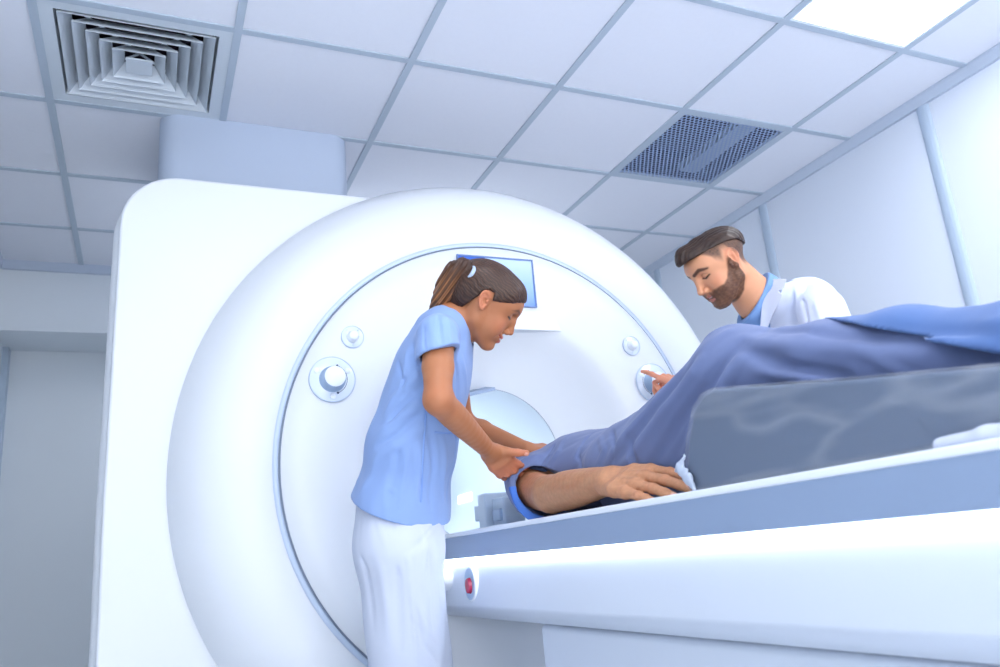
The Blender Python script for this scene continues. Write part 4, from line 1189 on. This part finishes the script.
GF.append(Folds(lambda P: smin(gown_base(P), sleeve_p(P), .03), [
    ([(728, 332), (694, 372), (656, 420), (628, 460)], .012, .012), ([(742, 344), (708, 386), (678, 424), (654, 462)], .012, -.015),
    ([(748, 354), (722, 386), (700, 424), (684, 456)], .011, .012), ([(704, 352), (670, 392), (640, 428), (616, 462)], .011, -.010),
    ([(686, 366), (652, 404), (624, 436), (606, 464)], .009, .008), ([(628, 436), (630, 450), (633, 464)], .010, -.020), ([(720, 372), (706, 396), (690, 430)], .008, -.010),
    ([(593, 432), (582, 446), (578, 456), (584, 470)], .005, -.006), ([(600, 436), (604, 450), (598, 468)], .007, .006), ([(568, 436), (558, 452), (550, 468)], .008, .007),
    ([(556, 444), (544, 458), (538, 472)], .006, -.006), ([(536, 456), (526, 468), (516, 482)], .006, .005), ([(612, 430), (616, 446), (612, 464)], .007, -.006),
    ([(742, 338), (790, 346), (850, 350), (920, 356)], .012, .008), ([(744, 352), (780, 364), (820, 372), (850, 376)], .011, -.014), ([(760, 330), (820, 334), (900, 342)], .010, -.005),
    ([(850, 345), (880, 360), (905, 374)], .010, .007), ([(756, 372), (800, 378), (830, 380)], .008, .006), ([(700, 340), (716, 330), (738, 324)], .010, .004)]))
gw = body('gown', gown_fn, np.array([.83, .42, ZT-.01]), np.array([1.50, 2.22, H+.50]), .0036, 'gown', pa)
# turned hem of the sleeve, a clearer blue
def hem_fn(P):
    v = P-SLh; h2 = v@slN
    d = smax(smax(sleeve_raw(P)-.003, -cap(P, pSh*.5+pU*.5, pE, .062, .058), .002), np.abs(h2+.003)-.0060, .003)
    d = smax(d, (P[:, 0]-(SLh[0]+.02)), .002); d = smax(d, P[:, 2]-(SLh[2]+.018), .002)
    return np.maximum(d, ZT+.001-P[:, 2])
o = body('sleeve_hem', hem_fn, SLh-.11, SLh+.11, .0024, 'gown_in', gw); o['label'] = 'bright blue turned hem of the sleeve'

# added blue cover over the lower legs: lighting tint of the gown as cloth
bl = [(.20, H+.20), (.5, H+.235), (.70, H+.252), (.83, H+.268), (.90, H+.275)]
def light_tint_base(P):
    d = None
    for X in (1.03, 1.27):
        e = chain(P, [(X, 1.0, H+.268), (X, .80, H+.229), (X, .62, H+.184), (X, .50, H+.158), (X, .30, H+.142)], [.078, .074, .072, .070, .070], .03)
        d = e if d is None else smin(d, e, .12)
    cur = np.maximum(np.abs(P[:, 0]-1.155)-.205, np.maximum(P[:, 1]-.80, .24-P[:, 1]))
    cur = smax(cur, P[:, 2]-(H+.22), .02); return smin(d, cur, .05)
def light_tint_fn(P):
    d = light_tint_base(P)-GF[1](P)-.003*wob(P, 18, 51)
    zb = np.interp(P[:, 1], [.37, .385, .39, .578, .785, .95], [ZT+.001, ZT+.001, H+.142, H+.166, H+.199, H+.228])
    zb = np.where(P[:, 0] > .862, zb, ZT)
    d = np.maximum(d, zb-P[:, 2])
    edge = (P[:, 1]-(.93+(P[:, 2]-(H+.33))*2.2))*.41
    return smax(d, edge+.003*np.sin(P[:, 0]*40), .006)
GF.append(Folds(light_tint_base, [([(850, 335), (900, 344), (950, 352), (1000, 362)], .014, .010), ([(870, 326), (930, 332), (1000, 336)], .014, -.008), ([(900, 358), (950, 366), (1000, 378)], .012, -.010), ([(930, 340), (1000, 346)], .010, .005)]))
o = body('light_tint_cover', light_tint_fn, np.array([.86, .20, ZT]), np.array([1.48, 1.0, H+.42]), .0045, 'light_tint_cover')
tag(o, 'added bright blue cloth over the lower legs, for the tint that light gives the gown there', 'light_tint_cover')

# ------------------------------------------------------------------ doctor
dO = U(716.5, 263.5, 2.50); DS = 1.06
dFw = img(-.79, -.61, 0)*math.cos(.30)-F2*math.sin(.30)
dM = frame(dFw, img(-.61, .79, 0))
do = thing('person', (1.80, 1.80, 0), 'bearded doctor in a white coat and blue shirt reaching for the dial', 'person')
dNB = U(757, 300, 2.52)
fd = np.array([-.80, .45, 0.]); fd /= np.linalg.norm(fd)      # the way the body faces
ld = np.array([-.45, -.80, 0.]); ld /= np.linalg.norm(ld)     # body left, towards the camera
dSL, dSR = U(820, 311, 2.38), U(790, 312, 2.72)
dCh = (dSL+dSR)/2
dCh2 = U(806, 352, 2.54); dPel = np.array([dCh2[0]+.10, dCh2[1]-.04, 1.02])
dKn = U(661, 381, 2.93)
dWr = U(684, 380, 2.83)+np.array([0, 0, -.03]); dElb = U(752, 372, 2.70)+np.array([0, 0, -.10])
tip = U(648.5, 367.5, 2.95)
dD, dN = orth(tip-dWr, img(.35, .7, -.55)); dSd = np.cross(dD, dN)
if dSd@F2 > 0: dSd = -dSd
d_hand = hand_parts(dWr, dD, dN, dSd, 1.0, curl=((.05, .12, .1), (.9, .9, .5), (1.1, 1.0, .6), (1.2, 1.0, .6)), spread=(.0, -.02, -.06, -.1),
                    thumb=((.045, .042, -.026), (.075, .040, -.036), (.100, .030, -.034)))
dHL = np.array([1.57, 1.50, H+.15]); dEL = np.array([1.74, 1.50, H+.26])
d_handL = hand_parts(dHL, *(lambda D, N: (D, N, np.cross(D, N)))(*orth(np.array([-.8, .1, -.45]), np.array([-.35, 0, .9]))), .98)
dHips = [dPel+ld*.09, dPel-ld*.09]; 
def doc_fn(P):
    def hd(Q):
        q = to_local(Q, dO, dM, DS)
        return head_sdf(q, True)-beard_mask(q)*(.0030+.0014*wob(q, 330, 6))
    d = near(P, dO, .21, hd)
    nk = chain(P, [dO+dM@np.array([-.022, 0, -.04]), dNB], [.056, .066], .02)
    d = smin(d, nk, .022)
    t = ecap(P, dCh, dCh2, .075, .095, ld, 1.6); t = smin(t, ecap(P, dCh2, dPel, .095, .100, ld, 1.4), .05)
    t = smin(t, cap(P, dNB, dCh, .06, .07), .05)
    d = smin(d, t, .03)
    r = chain(P, [dSR, dElb, dWr], [.05, .042, .026], .02)
    d = smin(d, smin(r, hand_sdf(P, d_hand), .015), .02)
    l = chain(P, [dSL, dEL, dHL], [.05, .042, .026], .02); d = smin(d, l, .02)
    d = smin(d, hand_sdf(P, d_handL), .015)
    for h_ in dHips:
        k_ = np.array([h_[0], h_[1], .52]); a_ = np.array([h_[0]+.01, h_[1], .09])
        d = smin(d, chain(P, [h_, k_, a_], [.09, .058, .04], .03), .04)
        d = smin(d, cap(P, a_+[0, 0, -.03], a_+fd*.14+[0, 0, -.055], .03, .022), .03)
    return d
def doc_col(P):
    c = np.tile(SK_M, (len(P), 1)); q = to_local(P, dO, dM, DS)
    near = np.linalg.norm(q, axis=1) < .17
    c[near] = head_col(q[near], c[near], True)
    m_ = nail_mask(P, d_hand, dN); c = mixc(c, L3((244, 206, 196)), m_*.8)
    hd = 1-sstep(0, .03, hand_sdf(P, d_hand)); return mixc(c, L3((232, 146, 122)), .5*hd)
body('body', doc_fn, np.array([1.40, 1.30, .0]), np.array([2.25, 2.62, 1.86]), (.0032, .0032, (lambda z: .009 if z < 1.25 else .0024)), 'skin', do, doc_col)
def doc_hair(P):
    q = to_local(P, dO, dM, DS)
    d = ell(q, (-.016, 0, .026), (.103, .0765, .070))
    d = smin(d, chain(q, [(.02, 0, .078), (.07, .0, .078), (.092, .004, .068)], [.017, .019, .014], .03), .03)
    d = smin(d, ell(q, (.057, 0, .064), (.040, .049, .021)), .02)
    ph = q[:, 1]*1.0+wob(q, 30, 3)*.006
    d = d-.0006*np.sin(ph*700+q[:, 0]*60)-.0007*wob(q, 260, 5)-.0008*wob(q, 90, 6)
    lo_ = np.interp(q[:, 0], [-.13, -.10, -.06, -.02, .02, .045, .062, .085, .13], [-.020, -.006, .026, .042, .050, .053, .055, .060, .058])
    return smax(d, (lo_-q[:, 2])*.9+.001*wob(q, 260, 4), .005)
body('hair', doc_hair, dO-.19, dO+.19, .0023, 'hair', do, lambda P: hair_col(P, (40, 28, 24), (84, 58, 44), 15))
dHem = .62
lap = [U(762, 284, 2.46), U(753, 312, 2.44), U(752, 330, 2.44)]
def coat_base(P):
    t = ecap(P, dCh-[0, 0, .005], dCh2, .098, .115, ld, 1.55); t = smin(t, ecap(P, dCh2, dPel, .115, .125, ld, 1.4), .05)
    t = smin(t, ecap(P, dPel, [dPel[0], dPel[1], .6], .125, .15, ld, 1.35), .05)
    t = smin(t, ecap(P, dNB+img(.02, -.02, 0), dCh, .066, .092, ld, 1.3), .05)
    l = chain(P, [dSL, dEL, dHL*.85+dEL*.15], [.073, .060, .045], .02)
    r = chain(P, [dSR, dElb, dWr*.75+dElb*.25], [.070, .058, .042], .02)
    d = smin(smin(t, l, .03), r, .03)
    return d
def coat_fn(P):
    d = coat_base(P)-GF[2](P)-.002*wob(P, 24, 61)
    # opening down the front
    v = P-U(735, 312, 2.56); op = np.maximum(np.abs(v@ld)-.05-np.maximum(P[:, 2]-1.5, 0)*.25, (dCh2+fd*.03-P)@fd)
    d = smax(d, -np.maximum(op, -(P-(dCh2+fd*.02))@fd), .003)
    nk = chain(P, [dO+dM@np.array([-.03, 0, -.06]), dNB+img(-.02, -.03, 0)], [.060, .074], .02)
    d = smax(d, -nk, .003)
    d = smax(d, (P-U(769, 298, 2.5))@img(-.88, .47, 0), .004)
    d = np.maximum(d, .60-P[:, 2])
    for a, b in ((dEL, dHL), (dElb, dWr)):
        ax = (b-a)/np.linalg.norm(b-a)
    return d
GF.append(Folds(coat_base, [([(806, 284), (804, 305), (810, 330)], .006, -.008), ([(814, 282), (816, 305), (822, 325)], .007, .007), ([(796, 284), (797, 300), (800, 325)], .007, .006), ([(834, 295), (840, 310), (846, 325)], .006, -.006), ([(826, 288), (832, 305), (836, 325)], .006, .004)]))
ct = body('coat', coat_fn, np.array([1.40, 1.28, .58]), np.array([2.30, 2.40, 1.70]), (.0042, .0042, (lambda z: .009 if z < 1.2 else .0042)), 'coat', do)
def slab(name, pts, th, m, parent, toward, bevel=.0015):
    """thin cloth piece from 3-D outline points, thickness th along toward"""
    bm = bmesh.new(); t_ = toward/np.linalg.norm(toward)
    A = [bm.verts.new(p) for p in pts]; B = [bm.verts.new(np.asarray(p)+t_*th) for p in pts]
    n = len(pts); bm.faces.new(A[::-1]); bm.faces.new(B)
    for i in range(n): bm.faces.new((A[i], A[(i+1) % n], B[(i+1) % n], B[i]))
    return put(name, bm_mesh(bm), m, parent, bevel=bevel, seg=2)
slab('lapel', [U(771, 279, 2.475), U(786, 279, 2.44), U(784, 288, 2.41), U(778, 291, 2.41), U(782, 295, 2.40), U(772, 315, 2.40), U(764, 336, 2.41), U(760, 326, 2.43), U(762, 300, 2.45)], .006, 'coat', ct, -F2)
def shirt_fn(P):
    t = ecap(P, dCh-[0, 0, .0], dCh2, .086, .104, ld, 1.5); t = smin(t, ecap(P, dCh2, dPel, .104, .112, ld, 1.35), .05)
    t = smin(t, ecap(P, dNB+img(-.012, -.022, 0), dCh+fd*.02, .068, .085, ld, 1.1), .04)
    col_ = chain(P, [dNB+img(.012, .018, 0), dNB+img(-.014, -.016, 0)], [.0725, .078], .01)
    d = smin(t, col_, .012)-.0018*wob(P, 45, 71)
    nk = chain(P, [dO+dM@np.array([-.022, 0, -.04]), dNB+img(.0, -.01, 0)], [.060, .067], .02)
    d = smax(d, -nk, .003)
    return smax(d, (P-U(757, 294, 2.5))@img(-.89, .46, 0), .004)
st = body('shirt', shirt_fn, np.array([1.45, 1.45, 1.0]), np.array([2.15, 2.25, 1.72]), .0042, 'shirt', do)
def dtr_fn(P):
    d = None
    for h_ in dHips:
        e = chain(P, [h_, [h_[0], h_[1], .5], [h_[0]+.01, h_[1], .07]], [.088, .078, .072], .03); d = e if d is None else smin(d, e, .04)
    d = np.maximum(d, P[:, 2]-1.03); d = np.maximum(d, .05-P[:, 2])
    for h_ in dHips: d = np.maximum(d, -cap(P, [h_[0]+.01, h_[1], .0], [h_[0]+.01, h_[1], .12], .066, .066))
    return d
body('trousers', dtr_fn, np.array([dPel[0]-.25, dPel[1]-.28, .03]), np.array([dPel[0]+.25, dPel[1]+.28, 1.06]), .008, 'trouser_dark', do)
e1s = fd
for h_ in dHips: shoe(np.array([h_[0]+.01, h_[1], .09]), do, 'shoe_dark')

# ================================================================== light
w = bpy.data.worlds.new('world'); sc.world = w; w.use_nodes = True
bg = w.node_tree.nodes['Background']; bg.inputs['Color'].default_value = (*lin((248, 251, 255)), 1); bg.inputs['Strength'].default_value = 1.9
